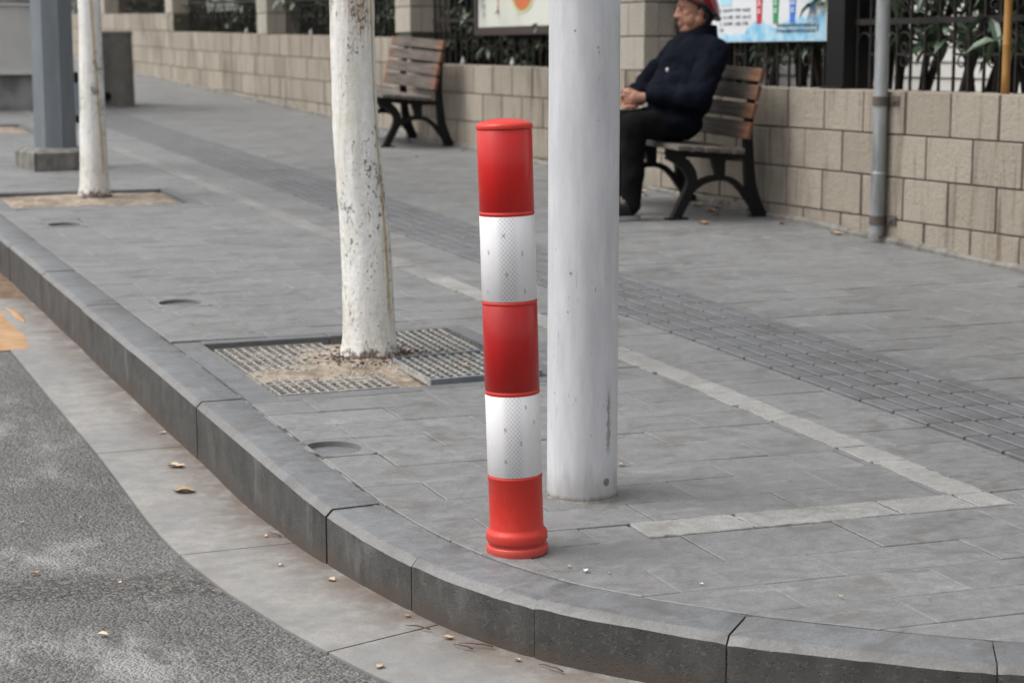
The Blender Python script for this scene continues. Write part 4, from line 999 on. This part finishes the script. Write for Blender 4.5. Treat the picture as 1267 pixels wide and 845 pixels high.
for (yv, zz, lab) in ((13.12, 1.098, 'white stub on the wall ledge left of the cream panel lettering'), (12.19, 1.094, 'white stub on the wall ledge under the cream panel'), (19.11, 1.39, 'white stub on the far wall ledge below the small board'), (16.89, 1.352, 'white stub on the wall ledge left of the nearer tree')):
    o = empty('white_stub', (5.33, yv, zz), lab, 'stub', 'white stubs on the wall ledge'); m = MB(); m.lathe([(.017, 0), (.018, .024), (.012, .034), (.007, .046), (.009, .052), (.004, .057)], 14); m.build('body', 'white_stub', o, True)

# ------------------------------------------------------------------ benches
def ribbon(mb, pts, w, y0, y1):
    """flat cast bar following (x,z) points, width w (list or number), between y0 and y1"""
    P = [Vector(p) for p in pts]; w = w if isinstance(w, (list, tuple)) else [w] * len(P); L, Rr = [], []
    for i, p in enumerate(P):
        d = (P[min(i + 1, len(P) - 1)] - P[max(i - 1, 0)]).normalized(); n = Vector((-d.y, d.x)); L.append(p + n * w[i] / 2); Rr.append(p - n * w[i] / 2)
    n = len(P); vs = [(q.x, y0, q.y) for q in L] + [(q.x, y0, q.y) for q in Rr] + [(q.x, y1, q.y) for q in L] + [(q.x, y1, q.y) for q in Rr]; fs = []
    for i in range(n - 1): fs += [(i, i + 1, n + i + 1, n + i), (2 * n + i, 3 * n + i, 3 * n + i + 1, 2 * n + i + 1), (i, 2 * n + i, 2 * n + i + 1, i + 1), (n + i, n + i + 1, 3 * n + i + 1, 3 * n + i)]
    fs += [(0, n, 3 * n, 2 * n), (n - 1, 3 * n - 1, 4 * n - 1, 2 * n - 1)][:1] + [(n - 1, 2 * n + n - 1, 3 * n + n - 1, n + n - 1)]
    mb.add(vs, fs)
def cr2(pts, step=.012): return catmull(pts, step)
def wl(n, a, b): return [a + (b - a) * i / max(1, n - 1) for i in range(n)]
def make_bench():
    o = empty('park_bench', (4.645, 8.36, zg(8.36)), None, None, 'park benches against the wall', (math.atan(GRADE), 0, 0)); o['category'] = 'bench'
    for yc in (.165, .93):
        m = MB(); e = [0]
        def rb(pts, a, b):
            q = cr2(pts); t = .019 - .0008 * len(e); e.append(0); ribbon(m, q, wl(len(q), a, b), yc - t, yc + t)
        rb([(.005, .0), (.04, .07), (.085, .155), (.095, .215), (.07, .265), (.02, .31), (-.045, .345)], .05, .062)       # front leg sweeping up to the seat front
        rb([(.05, .085), (.10, .155), (.17, .198), (.255, .212), (.33, .198), (.39, .155), (.44, .095), (.475, .05)], .03, .03)   # arch
        rb([(.262, .20), (.262, .24), (.255, .275), (.25, .318)], .04, .085)                                                  # strut
        rb([(.52, .0), (.488, .06), (.455, .15), (.44, .24), (.432, .33), (.425, .42), (.428, .52), (.442, .64), (.462, .765)], .072, .026)  # back leg and post
        rb([(-.06, .352), (.10, .339), (.25, .326), (.44, .318)], .034, .034)                                                   # seat bearer
        m.box(-.045, yc - .026, 0, .075, yc + .026, .010, bev=.002); m.box(.455, yc - .026, 0, .575, yc + .026, .010, bev=.002)
        m.build('cast_frame', 'cast', o, fix=True)
    m = MB(); w = .074
    for k in range(5):
        x0 = -.078 + k * (w + .006); z = .372 - k * .0058; q = MB(); q.box(x0, 0 + .003 * (k % 2), z, x0 + w, 1.10 - .003 * (k % 2), z + .027, bev=.004); m.add(q.v, q.f)
    m.build('seat', 'seat_wood', o)
    m = MB()
    for k, (xb, zb, xt, zt) in enumerate(((.345, .420, .368, .505), (.366, .525, .386, .600), (.387, .620, .405, .695), (.407, .711, .424, .780))):
        d = Vector((xt - xb, zt - zb)).normalized(); n = Vector((-d.y, d.x)) * .026; pts = [(xb, zb), (xt, zt), (xt + n.x, zt + n.y), (xb + n.x, zb + n.y)]
        pts = [(a, b) for a, b in pts]; c0, c1 = .003 * (k % 2), 1.10 - .004 * (k % 2)
        m.add([(a, c0, b) for a, b in pts] + [(a, c1, b) for a, b in pts], [(0, 1, 2, 3), (4, 7, 6, 5), (0, 4, 5, 1), (1, 5, 6, 2), (2, 6, 7, 3), (3, 7, 4, 0)])
    bk = m.build('backrest', 'wood', o, fix=True); bv = bk.modifiers.new('b', 'BEVEL'); bv.width = .004; bv.segments = 2
    return o
bench = make_bench(); bench['label'] = 'weathered slatted bench the man is sitting on, against the wall'
b2 = copy_tree(bench); b2.location = (4.655, 12.84, zg(12.84)); b2['label'] = 'empty slatted bench with reddish back slats, between the tree and the bollard'

# ------------------------------------------------------------------ seated man (faces -X, near side is -Y)
def pz(y, h): return h + zg(y)
PB = Vector((4.84, 8.68, zg(8.68)))
man = empty('person', PB, 'man in a navy coat and red helmet sitting on the bench, hands clasped', 'person')
def L(x, y, h): return Vector((x, y, h + zg(8.68))) - PB       # height measured above the pavement at the bench
b = MB()   # ---- body: head, neck, trunk, limbs, hands
b.cap(L(4.74, 8.68, .54), .09, L(4.84, 8.68, .80), .11); b.cap(L(4.86, 8.68, .88), .062, L(4.845, 8.68, 1.03), .054)
hc = L(4.838, 8.68, 1.094)
TILT = Matrix.Rotation(R(-7), 3, 'Y')
HZ = Matrix.Rotation(R(-12), 3, 'Z')
def hp(x, y, z): return hc + HZ @ TILT @ Vector((x * .92, y, z))
b.ell(hc, (.095, .078, .098)); b.ell(hp(-.034, 0, -.045), (.066, .060, .078)); b.ell(hp(-.070, 0, -.113), (.026, .028, .022))       # cranium, face, chin
for s in (-1, 1):
    b.cap(hp(-.002, s * .050, -.075), .034, hp(-.056, s * .020, -.108), .030)      # jaw
    b.cap(hp(-.064, s * .044, -.030), .022, hp(-.058, s * .036, -.070), .026)      # cheek
    b.ell(hp(-.040, s * .040, -.066), (.042, .034, .042))
    b.ell(hp(-.086, s * .030, .012), (.016, .030, .010))                          # brow
    b.ell(hp(.014, s * .077, -.034), (.019, .009, .031), Matrix.Rotation(.25, 3, 'Y')); b.ell(hp(.008, s * .078, -.058), (.009, .007, .011))   # ear
b.cap(hp(-.096, 0, .0), .010, hp(-.114, 0, -.040), .0145)
for s in (-1, 1): b.ell(hp(-.107, s * .013, -.045), (.012, .011, .010))
b.ell(hp(-.096, 0, -.077), (.012, .024, .009)); b.ell(hp(-.094, 0, -.091), (.013, .020, .009))     # lips
for s, yk in ((-1, 8.57), (1, 8.80)):
    b.cap(L(4.72, 8.68 + s * .10, .49), .06, L(4.42, yk, .46), .055); b.cap(L(4.42, yk, .46), .052, L(4.395, yk, .09), .036)
    b.cap(L(4.395, yk, .07), .036, L(4.26, yk, .035), .03)
b.cap(L(4.85, 8.49, .85), .05, L(4.725, 8.43, .63), .042); b.cap(L(4.725, 8.43, .63), .04, L(4.53, 8.60, .625), .026); b.cap(L(4.86, 8.89, .86), .05, L(4.66, 8.94, .63), .042); b.cap(L(4.66, 8.94, .63), .04, L(4.49, 8.75, .625), .026)
# near (left) hand laid over the far one, fingers wrapped across
w0 = L(4.53, 8.60, .625); pc = L(4.475, 8.635, .62)
b.cap(w0, .026, pc, .030); b.ell(pc, (.040, .026, .036))
for k, (dz, ln) in enumerate(((.028, .9), (.010, 1), (-.008, .95), (-.024, .78))):
    a = pc + Vector((-.030, .004, dz)); k1 = a + Vector((-.024 * ln, .028 * ln, .004)); k2 = k1 + Vector((.004, .030 * ln, -.006)); k3 = k2 + Vector((.020 * ln, .014, -.006))
    b.cap(a, .0098, k1, .0095, 10); b.cap(k1, .0095, k2, .0088, 10); b.cap(k2, .0088, k3, .0078, 10)
b.cap(pc + Vector((.0, .012, .030)), .0115, pc + Vector((-.028, .034, .046)), .0105, 10); b.cap(pc + Vector((-.028, .034, .046)), .0105, pc + Vector((-.040, .060, .044)), .009, 10)
w1 = L(4.49, 8.75, .625); pd = L(4.452, 8.70, .60); b.cap(w1, .026, pd, .029); b.ell(pd, (.036, .036, .028))
for k, (dx, ln) in enumerate(((-.034, .9), (-.016, 1), (.002, .95), (.018, .8))):
    a = pd + Vector((dx, -.026, -.012)); k1 = a + Vector((-.004, -.03 * ln, -.016)); k2 = k1 + Vector((.006, -.026 * ln, .004)); b.cap(a, .0095, k1, .009, 10); b.cap(k1, .009, k2, .008, 10)
b.cap(pd + Vector((-.03, -.004, .02)), .011, pd + Vector((-.045, -.034, .03)), .009, 10)
body = b.build('body', 'skin', man); blend(body, .0042, 3)
t = MB()   # ---- trousers
t.ell(L(4.74, 8.68, .475), (.12, .185, .08))
for s, yk in ((-1, 8.565), (1, 8.805)):
    t.cap(L(4.73, 8.68 + s * .095, .485), .092, L(4.42, yk, .482), .072); t.cap(L(4.42, yk, .475), .073, L(4.425, yk, .25), .062); t.cap(L(4.425, yk, .25), .062, L(4.412, yk, .075), .055)
tr = t.build('trousers', 'trouser', man); blend(tr, .012, 4, .009, .09)
c = MB()   # ---- coat
c.ell(L(4.835, 8.68, .80), (.148, .205, .17)); c.ell(L(4.755, 8.68, .635), (.165, .205, .165)); c.ell(L(4.715, 8.68, .495), (.128, .212, .105)); c.cap(L(4.70, 8.60, .46), .07, L(4.72, 8.76, .46), .07); c.ell(L(4.66, 8.59, .505), (.15, .125, .066)); c.ell(L(4.66, 8.77, .51), (.15, .12, .06))
c.cap(L(4.85, 8.55, .868), .078, L(4.85, 8.82, .868), .078); c.cap(L(4.70, 8.68, .60), .13, L(4.78, 8.68, .80), .12)
for sh, el, wr in ((L(4.852, 8.490, .845), L(4.725, 8.43, .63), L(4.545, 8.585, .632)), (L(4.84, 8.875, .845), L(4.665, 8.945, .645), L(4.515, 8.775, .632))):
    c.cap(sh, .080, el, .068); c.cap(el, .067, wr, .048)
co = c.build('coat', 'coat', man); blend(co, .010, 3, .017, .085)
c = MB(); ring = []   # standing collar
for k, (z, r, xo) in enumerate(((.915, .104, -.012), (.955, .093, -.004), (.992, .084, .004), (.996, .075, .004), (.95, .076, -.004), (.915, .08, -.012))):
    for i in range(36):
        a = 2 * math.pi * i / 36; fr = max(0, -math.cos(a)); ring.append(L(4.868 + xo + r * 1.08 * math.cos(a) - .02 * fr, 8.68 + r * math.sin(a), z - .034 * fr))
c.add(ring, [(j * 36 + i, j * 36 + (i + 1) % 36, (j + 1) * 36 + (i + 1) % 36, (j + 1) * 36 + i) for j in range(5) for i in range(36)]); c.build('collar', 'coat', man, True, True)
for p in (L(4.622, 8.575, .765), L(4.60, 8.575, .66)):
    m = MB(); m.ell(p, (.006, .012, .012)); m.build('button', 'button', man, True)
for s, yk in ((-1, 8.565), (1, 8.805)):
    m = MB(); m.ell(L(4.40, yk, .07), (.055, .042, .055)); m.cap(L(4.385, yk, .05), .045, L(4.27, yk, .04), .042); m.ell(L(4.24, yk, .038), (.05, .043, .034)); sh = m.build('shoe', 'trim', man); blend(sh, .008, 3)
    m = MB(); n = 24; pr = [(4.335 + .135 * math.cos(2 * math.pi * i / n), yk + .047 * math.sin(2 * math.pi * i / n) * (1 if math.cos(2 * math.pi * i / n) < .3 else .92)) for i in range(n)]
    m.add([L(a, q, -.003 + .0) for a, q in pr] + [L(a, q, .021) for a, q in pr], [(i, (i + 1) % n, n + (i + 1) % n, n + i) for i in range(n)] + [tuple(range(n))[::-1], tuple(range(n, 2 * n))]); m.build('sole', 'sole', sh)
m = MB(); m.ell(hp(.022, 0, .0), (.090, .084, .088)); m.ell(hp(.058, 0, -.045), (.046, .066, .062)); hr = m.build('hair', 'hair', man); blend(hr, .006, 2, .003, .012)
for s in (-1, 1):
    m = MB(); m.ell(hp(-.093, s * .031, -.008), (.008, .0125, .0045)); m.build('eye', 'eye', man, True)
    m = MB(); m.tube([hp(-.099, s * .015, .013), hp(-.102, s * .032, .017), hp(-.09, s * .05, .012)], [.003, .004, .0025], 8); m.build('eyebrow', 'hair', man, True)
m = MB(); m.tube([hp(-.093, -.022, -.086), hp(-.105, -.010, -.084), hp(-.109, 0, -.084), hp(-.105, .010, -.084), hp(-.093, .022, -.086)], [.0015, .0026, .0028, .0026, .0015], 8); m.build('lips', 'lip', man, True)
# helmet: open shell over the head, tilted back, rubber rim, peak and strap
hm = MB(); n, rows = 40, 12; hcen = hc + Vector((.012, 0, .006)); rim = []
for j in range(rows + 1):
    for i in range(n):
        a = 2 * math.pi * i / n; low = .0 + .066 * math.cos(a)       # deeper behind (+x)
        tt = (1 - j / rows); ph = tt * (math.pi / 2) - (1 - tt) * .12 ; rr_ = math.cos(ph) if ph > 0 else 1 - .02 * (1 - tt)
        z = math.sin(max(ph, 0)) * .132 - (1 - tt) * low - (0.012 if j == rows else 0)
        p = hcen + HZ @ Vector((.124 * rr_ * math.cos(a), .110 * rr_ * math.sin(a), z)); hm.v.append(tuple(p))
        if j == rows: rim.append(p)
hm.f = [(j * n + i, (j + 1) * n + i, (j + 1) * n + (i + 1) % n, j * n + (i + 1) % n) for j in range(rows) for i in range(n)]; hm.m = [0] * len(hm.f)
h_ = hm.build('helmet', 'helmet', man, True, True); sm = h_.modifiers.new('t', 'SOLIDIFY'); sm.thickness = .012; sm.offset = -1
m = MB(); m.tube(rim + [rim[0]], .0075, 8); m.build('rim', 'trim', h_, True)
m = MB(); pk = []
for k in range(13):
    a = math.pi - 1.15 + 2.3 * k / 12; p0 = hcen + HZ @ Vector((.123 * math.cos(a), .109 * math.sin(a), -.066 * math.cos(a) - .004)); ext = .028 * math.cos((k - 6) / 6 * 1.45); p1 = p0 + HZ @ Vector((ext * math.cos(a), ext * math.sin(a), -.004 - ext * .1)); pk += [p0 + Vector((0, 0, .004)), p1 + Vector((0, 0, .003)), p1 - Vector((0, 0, .003)), p0 - Vector((0, 0, .004))]
m.add(pk, [(4 * k + j, 4 * k + (j + 1) % 4, 4 * k + 4 + (j + 1) % 4, 4 * k + 4 + j) for k in range(12) for j in range(4)] + [(0, 1, 2, 3), (51, 50, 49, 48)]); m.build('peak', 'trim', h_, False, True)
for s in (-1, 1):
    m = MB(); m.tube([hcen + HZ @ Vector(q) for q in ((-.01, s * .110, .02), (.03, s * .106, -.022), (.068, s * .090, -.062))], .010, 8)
    m.tube([hcen + HZ @ Vector(q) for q in ((.03, s * .100, -.03), (.028, s * .088, -.085), (.01, s * .062, -.125))], .005, 6); m.build('strap', 'trim', h_, True)

# ------------------------------------------------------------------ white pole, grey pole, pier, cabinet
o = empty('white_pole', (1.872, 3.871, zg(3.871)), 'thick white painted steel pole behind the striped bollard', 'pole')
m = MB(); m.lathe([(.0845, -.02)] + [(.0830 - .0004 * k, .001 + k * .28) for k in range(22)], 96); auto_smooth(m.build('shaft', 'pole', o), 40)
m = MB(); nn = 48; vs = []
for i in range(nn):
    a = 2 * math.pi * i / nn; r0 = .0825; r1 = .090 + .010 * noise.noise(Vector((math.cos(a) * 2, math.sin(a) * 2, 1))) + .004 * noise.noise(Vector((math.cos(a) * 8, math.sin(a) * 8, 1))); vs += [(r0 * math.cos(a), r0 * math.sin(a), .004), (r1 * math.cos(a), r1 * math.sin(a), .0012 + GRADE * r1 * math.sin(a))]
m.add(vs, [(2 * i, 2 * i + 1, (2 * i + 3) % (2 * nn), (2 * i + 2) % (2 * nn)) for i in range(nn)]); m.build('foot_mortar', 'concrete', o, False, True)
m = MB(); m.lathe([(.080, 5.86), (.080, 5.92), (.03, 5.97)], 32); m.build('cap', 'pole', o)
o = empty('grey_pole', (2.097, 12.05, zg(12.05)), 'grey octagonal steel pole on a concrete block, at far left', 'pole', None, (0, 0, R(8)))
m = MB(); m.lathe([(.138, .13), (.112, 5.2)], 8); m.build('shaft', 'greypaint', o)
m = MB(); B0, B1 = .205, .165; vs = [(sx * B0, sy * B0, -.05) for sx, sy in ((-1, -1), (1, -1), (1, 1), (-1, 1))] + [(sx * B0, sy * B0, .105) for sx, sy in ((-1, -1), (1, -1), (1, 1), (-1, 1))] + [(sx * B1, sy * B1, .132) for sx, sy in ((-1, -1), (1, -1), (1, 1), (-1, 1))]
m.add(vs, [(i, (i + 1) % 4, 4 + (i + 1) % 4, 4 + i) for i in range(4)] + [(4 + i, 4 + (i + 1) % 4, 8 + (i + 1) % 4, 8 + i) for i in range(4)] + [(8, 9, 10, 11)]); m.build('base_block', 'concrete', o)
o = empty('concrete_pier', (3.735, 18.1, zg(18.1)), 'short round stained concrete pier standing on the pavement', 'pier')
m = MB(); m.lathe([(.186, -.05), (.182, .05), (.17, .62), (.172, .66), (.178, .665), (.178, .69), (.172, .7), (.01, .7)], 40); auto_smooth(m.build('shaft', 'dark_concrete', o), 35)
m = MB(); m.lathe([(.042, 0), (.042, .03), (.034, .03), (.03, .005)], 20); q = m.build('drain_hole', 'trim', o); q.location = (-.105, -.142, .085); q.rotation_euler = (R(90), 0, R(-36))
o = empty('steel_cabinet', (2.3, 17.45, zg(17.45)), 'large light grey steel cabinet with a pale ledge, behind the grey pole', 'cabinet')
m = MB(); m.box(-.6, 0, .33, .86, .8, 2.4, bev=.01); m.build('cabinet_body', 'cabinet', o); m = MB(); m.box(-.56, .04, -.04, .82, .76, .318, bev=.006); m.build('plinth', 'cabinet_low', o)
for z in (.322, .94): m = MB(); m.box(-.62, -.03, z, .88, .0, z + (.028 if z < .5 else .012), bev=.003); m.build('ledge', 'cabinet' , o)
m = MB(); m.box(-.60, -.012, .972, .86, -.002, 1.0, bev=.002); m.build('seam', 'cabinet_low', o)
o = empty('dark_post', (2.93, 15.9, zg(15.9)), 'slim black post with a pale blue panel behind the farther tree', 'post'); m = MB(); m.box(-.045, -.03, -.02, .04, .03, .42, bev=.006); m.build('shaft', 'cast', o); m = MB(); m.box(-.035, -.036, .06, .03, -.032, .33, bev=.001); m.build('panel', 'steelblue', o)

# ------------------------------------------------------------------ the striped bollard
o = empty('striped_bollard', (1.55, 3.519, zg(3.519) + .001), 'red and white reflective plastic bollard leaning slightly at the kerb corner', 'bollard')
o.rotation_mode = 'QUATERNION'; o.rotation_quaternion = Matrix.Rotation(R(-1.76), 4, Vector((.4004, .9163, 0))).to_quaternion()
n = 96
m = MB(); m.lathe([(.060, -.004), (.0655, -.002), (.0665, .004), (.066, .013), (.0640, .016), (.0588, .0172), (.0582, .0205), (.0588, .0230), (.0640, .0245), (.0655, .028), (.0655, .040), (.0635, .046), (.0590, .0495), (.0573, .055), (.0571, .16), (.0581, .1615), (.0586, .164), (.0581, .1665), (.0566, .168),
    (.0566, .3415), (.0577, .343), (.0582, .3455), (.0577, .348), (.0566, .3495), (.0566, .5305), (.0577, .532), (.0582, .5345), (.0577, .537), (.0564, .5385), (.0564, .7155), (.0575, .717), (.0580, .7195), (.0575, .722), (.0562, .7235), (.0562, .8915), (.0588, .893), (.0592, .8965), (.0587, .9005), (.0560, .9035), (.042, .9090), (.02, .9125), (.003, .9130)], n)
auto_smooth(m.build('body', 'red_body', o), 50)
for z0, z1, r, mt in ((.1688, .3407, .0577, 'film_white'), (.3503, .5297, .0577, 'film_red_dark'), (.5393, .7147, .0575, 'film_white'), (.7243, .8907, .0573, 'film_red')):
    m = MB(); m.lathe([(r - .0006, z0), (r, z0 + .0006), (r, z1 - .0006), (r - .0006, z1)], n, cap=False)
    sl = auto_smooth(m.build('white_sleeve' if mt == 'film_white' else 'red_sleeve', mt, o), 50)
    if mt == 'film_white':
        rg = random.Random(int(z0 * 100))
        marks = [('5', -1.50, .93), ('0', -2.28, .62), ('2', -1.72, .42), ('0', -2.30, .16), ('3', -1.15, .70)] if z0 < .3 else [('X', -2.12, .83), ('5', -2.75, .60), ('2', -1.45, .58), ('0', -2.05, .30), ('5', -1.38, .06), ('1', -2.85, .06)]
        for ch, a, fz in marks:
            cu = bpy.data.curves.new('t', 'FONT'); cu.body = ch; cu.size = .0115; cu.align_x = 'CENTER'; tmp = bpy.data.objects.new('t', cu); COL.objects.link(tmp)
            dg = bpy.context.evaluated_depsgraph_get(); me = bpy.data.meshes.new_from_object(tmp.evaluated_get(dg)); bpy.data.objects.remove(tmp)
            zc = z0 + .008 + (z1 - z0 - .024) * fz; rr_ = r + .0004
            g9 = MB(); g9.add([(rr_ * math.cos(a + v.co.x / rr_), rr_ * math.sin(a + v.co.x / rr_), zc + v.co.y) for v in me.vertices], [tuple(p.vertices) for p in me.polygons])
            g9.build('printed_mark', 'glyph', sl)

# ------------------------------------------------------------------ litter
def fallen(x, y, z, L_, seed, rz, lab, cat='leaf', mat='dry', grp='fallen leaves'):
    random.seed(seed); b = MB(); n = 10; vs = []
    for i in range(n + 1):
        t = i / n; w = L_ * .30 * math.sin(math.pi * t) ** .8 * (1 + .18 * random.uniform(-1, 1)); zz = L_ * (.18 * (t - .5) ** 2 + .04 * math.sin(t * 9 + seed))
        vs += [(L_ * (t - .5), -w, zz + abs(w) * .5 + .002), (L_ * (t - .5), 0, zz + .001), (L_ * (t - .5), w, zz + abs(w) * .35 + .002)]
    b.add(vs, [(3 * i + j, 3 * i + 3 + j, 3 * i + 4 + j, 3 * i + 1 + j) for i in range(n) for j in range(2)])
    o = b.build('fallen_leaf' if cat == 'leaf' else 'paper_scrap', mat, None, True); o.location = (x, y, (zr(y) + .001) if z is None else z + zg(y)); o.rotation_euler = (math.atan(GRADE), 0, rz); return tag(o, lab, cat, grp)
GZ = None
fallen(1.147, 4.828, GZ, .062, 3, -.35, 'largest pale fallen leaf lying in the gutter')
fallen(1.189, 5.094, GZ, .052, 5, -.5, 'curled brown leaf in the gutter behind the large pale leaf')
small = [(.975, 4.755), (.695, 4.683), (.689, 3.634), (.841, 4.675), (.613, 4.318), (.644, 4.174), (.80, 4.0)]
for i, (x, y) in enumerate(small): fallen(x, y, None, .013 + .006 * (i % 3), 20 + i, i * 1.3, 'tiny dry leaf crumb on the asphalt', grp='leaf crumbs on the asphalt')
for i, (x, y) in enumerate([(1.167, 3.995), (1.232, 3.822), (1.30, 3.52), (1.33, 3.365), (1.22, 4.3), (1.245, 5.5), (1.41, 3.2), (1.148, 3.265)]): fallen(x, y, GZ, .016 + .008 * (i % 2), 40 + i, i * 1.9, 'small dry leaf fragment on the pale gutter concrete', grp='leaf fragments in the gutter')
for i, (x, y) in enumerate([(4.971, 9.653), (5.014, 8.78), (5.067, 9.038), (5.023, 9.55), (4.70, 8.30), (5.13, 9.361), (4.944, 8.614), (5.12, 8.9), (5.09, 9.75), (5.10, 8.2), (5.14, 7.75)]): fallen(x, y, .002, .05 + .02 * (i % 3), 60 + i, i * 2.1, 'brown fallen leaf on the paving beneath the occupied bench and along the wall', grp='leaves under the occupied bench')
for i, (x, y) in enumerate([(5.0, 13.4), (5.1, 13.1), (4.6, 12.2), (5.12, 12.6)]): fallen(x, y, .002, .05, 80 + i, i * 2.1, 'brown fallen leaf on the paving by the empty bench', grp='leaves by the empty bench')
fallen(2.081, 4.075, .004, .020, 90, .4, 'small brown leaf on the paving right of the white pole', grp='single leaves on the paving')
fallen(2.15, 5.30, .018, .035, 91, 1.4, 'pale leaf lying on the raised tree grating', grp='single leaves on the paving')
fallen(1.621, 3.331, .003, .018, 92, .9, 'crumpled white scrap on the paving right of the bollard foot', 'scrap', 'gum', 'white scraps on the paving')
fallen(1.801, 3.17, .003, .010, 93, 2, 'tiny white scrap on the paving near the corner kerb', 'scrap', 'gum', 'white scraps on the paving')
for i, (x, y) in enumerate([(1.66, 3.30), (1.60, 3.37), (2.18, 2.93), (2.02, 3.0), (1.86, 3.45), (2.4, 3.8)]): fallen(x, y, .003, .008 + .003 * (i % 2), 110 + i, i * 1.7, 'tiny pale leaf crumb on the corner paving', grp='leaf crumbs on the corner paving')
random.seed(31)
for i, (x, y, a, l) in enumerate([(1.365, 3.30, 2.5, .07), (1.29, 3.44, 2.3, .06), (1.335, 3.30, 2.2, .05), (1.45, 3.13, 2.0, .06), (1.24, 4.3, 1.9, .055)]):
    b = MB(); pts = [Vector((math.cos(a) * l * (t - .5) + random.uniform(-.003, .003), math.sin(a) * l * (t - .5) + random.uniform(-.003, .003), .004 + .003 * math.sin(3 * t))) for t in (0, .25, .5, .75, 1)]
    b.tube(pts, [.0016, .0018, .0016, .0013, .0008], 6); q = b.build('twig', 'twig', None, True); q.location = (x, y, zr(y) + .001); tag(q, 'thin brown twig lying at the kerb foot', 'twig', 'twigs at the kerb foot')
# white plaster crumbs scattered at the foot of the nearer tree
random.seed(77); b = MB()
for _ in range(420):
    a, r = random.uniform(0, 6.283), abs(random.gauss(0, .13)) + .085; x, y = 1.957 + r * math.cos(a) * 1.2, 5.60 + r * math.sin(a); 
    if not (1.52 < x < 2.3 and 5.16 < y < 5.95): continue
    s = random.uniform(.0012, .0038); dt = math.hypot(x - 1.957, y - 5.624); v = (y - 5.14) / .84; z = -.0195 + .032 * math.exp(-(dt / .15) ** 2) + .013 * math.exp(-((y - 5.47) / .10) ** 2 - ((x - 1.74) / .26) ** 2); b.ell((x, y, min(z, .012) + s + zg(y)), (s * 1.5, s, s * .8), Matrix.Rotation(a, 3, 'Z'), 6, 4)
tag(b.build('lime_crumbs', 'crumb'), 'white lime crumbs scattered over the earth at the nearer tree foot', 'crumbs', kind='stuff')
random.seed(78); b = MB()
for _ in range(170):
    a, r = random.uniform(0, 6.283), abs(random.gauss(0, .045)) + .075; x, y = 1.957 + r * math.cos(a) * 1.25, 5.612 + r * math.sin(a)
    s = random.uniform(.002, .006); b.ell((x, y, .004 * (1 - (r - .07) * 4) + s * .4 + zg(y)), (s * 2, s * .9, s * .7), Matrix.Rotation(a * 3, 3, 'Z'), 6, 4)
tag(b.build('bark_crumbs', 'bark_brown'), 'brown bark crumbs ringing the foot of the nearer tree', 'crumbs', kind='stuff')
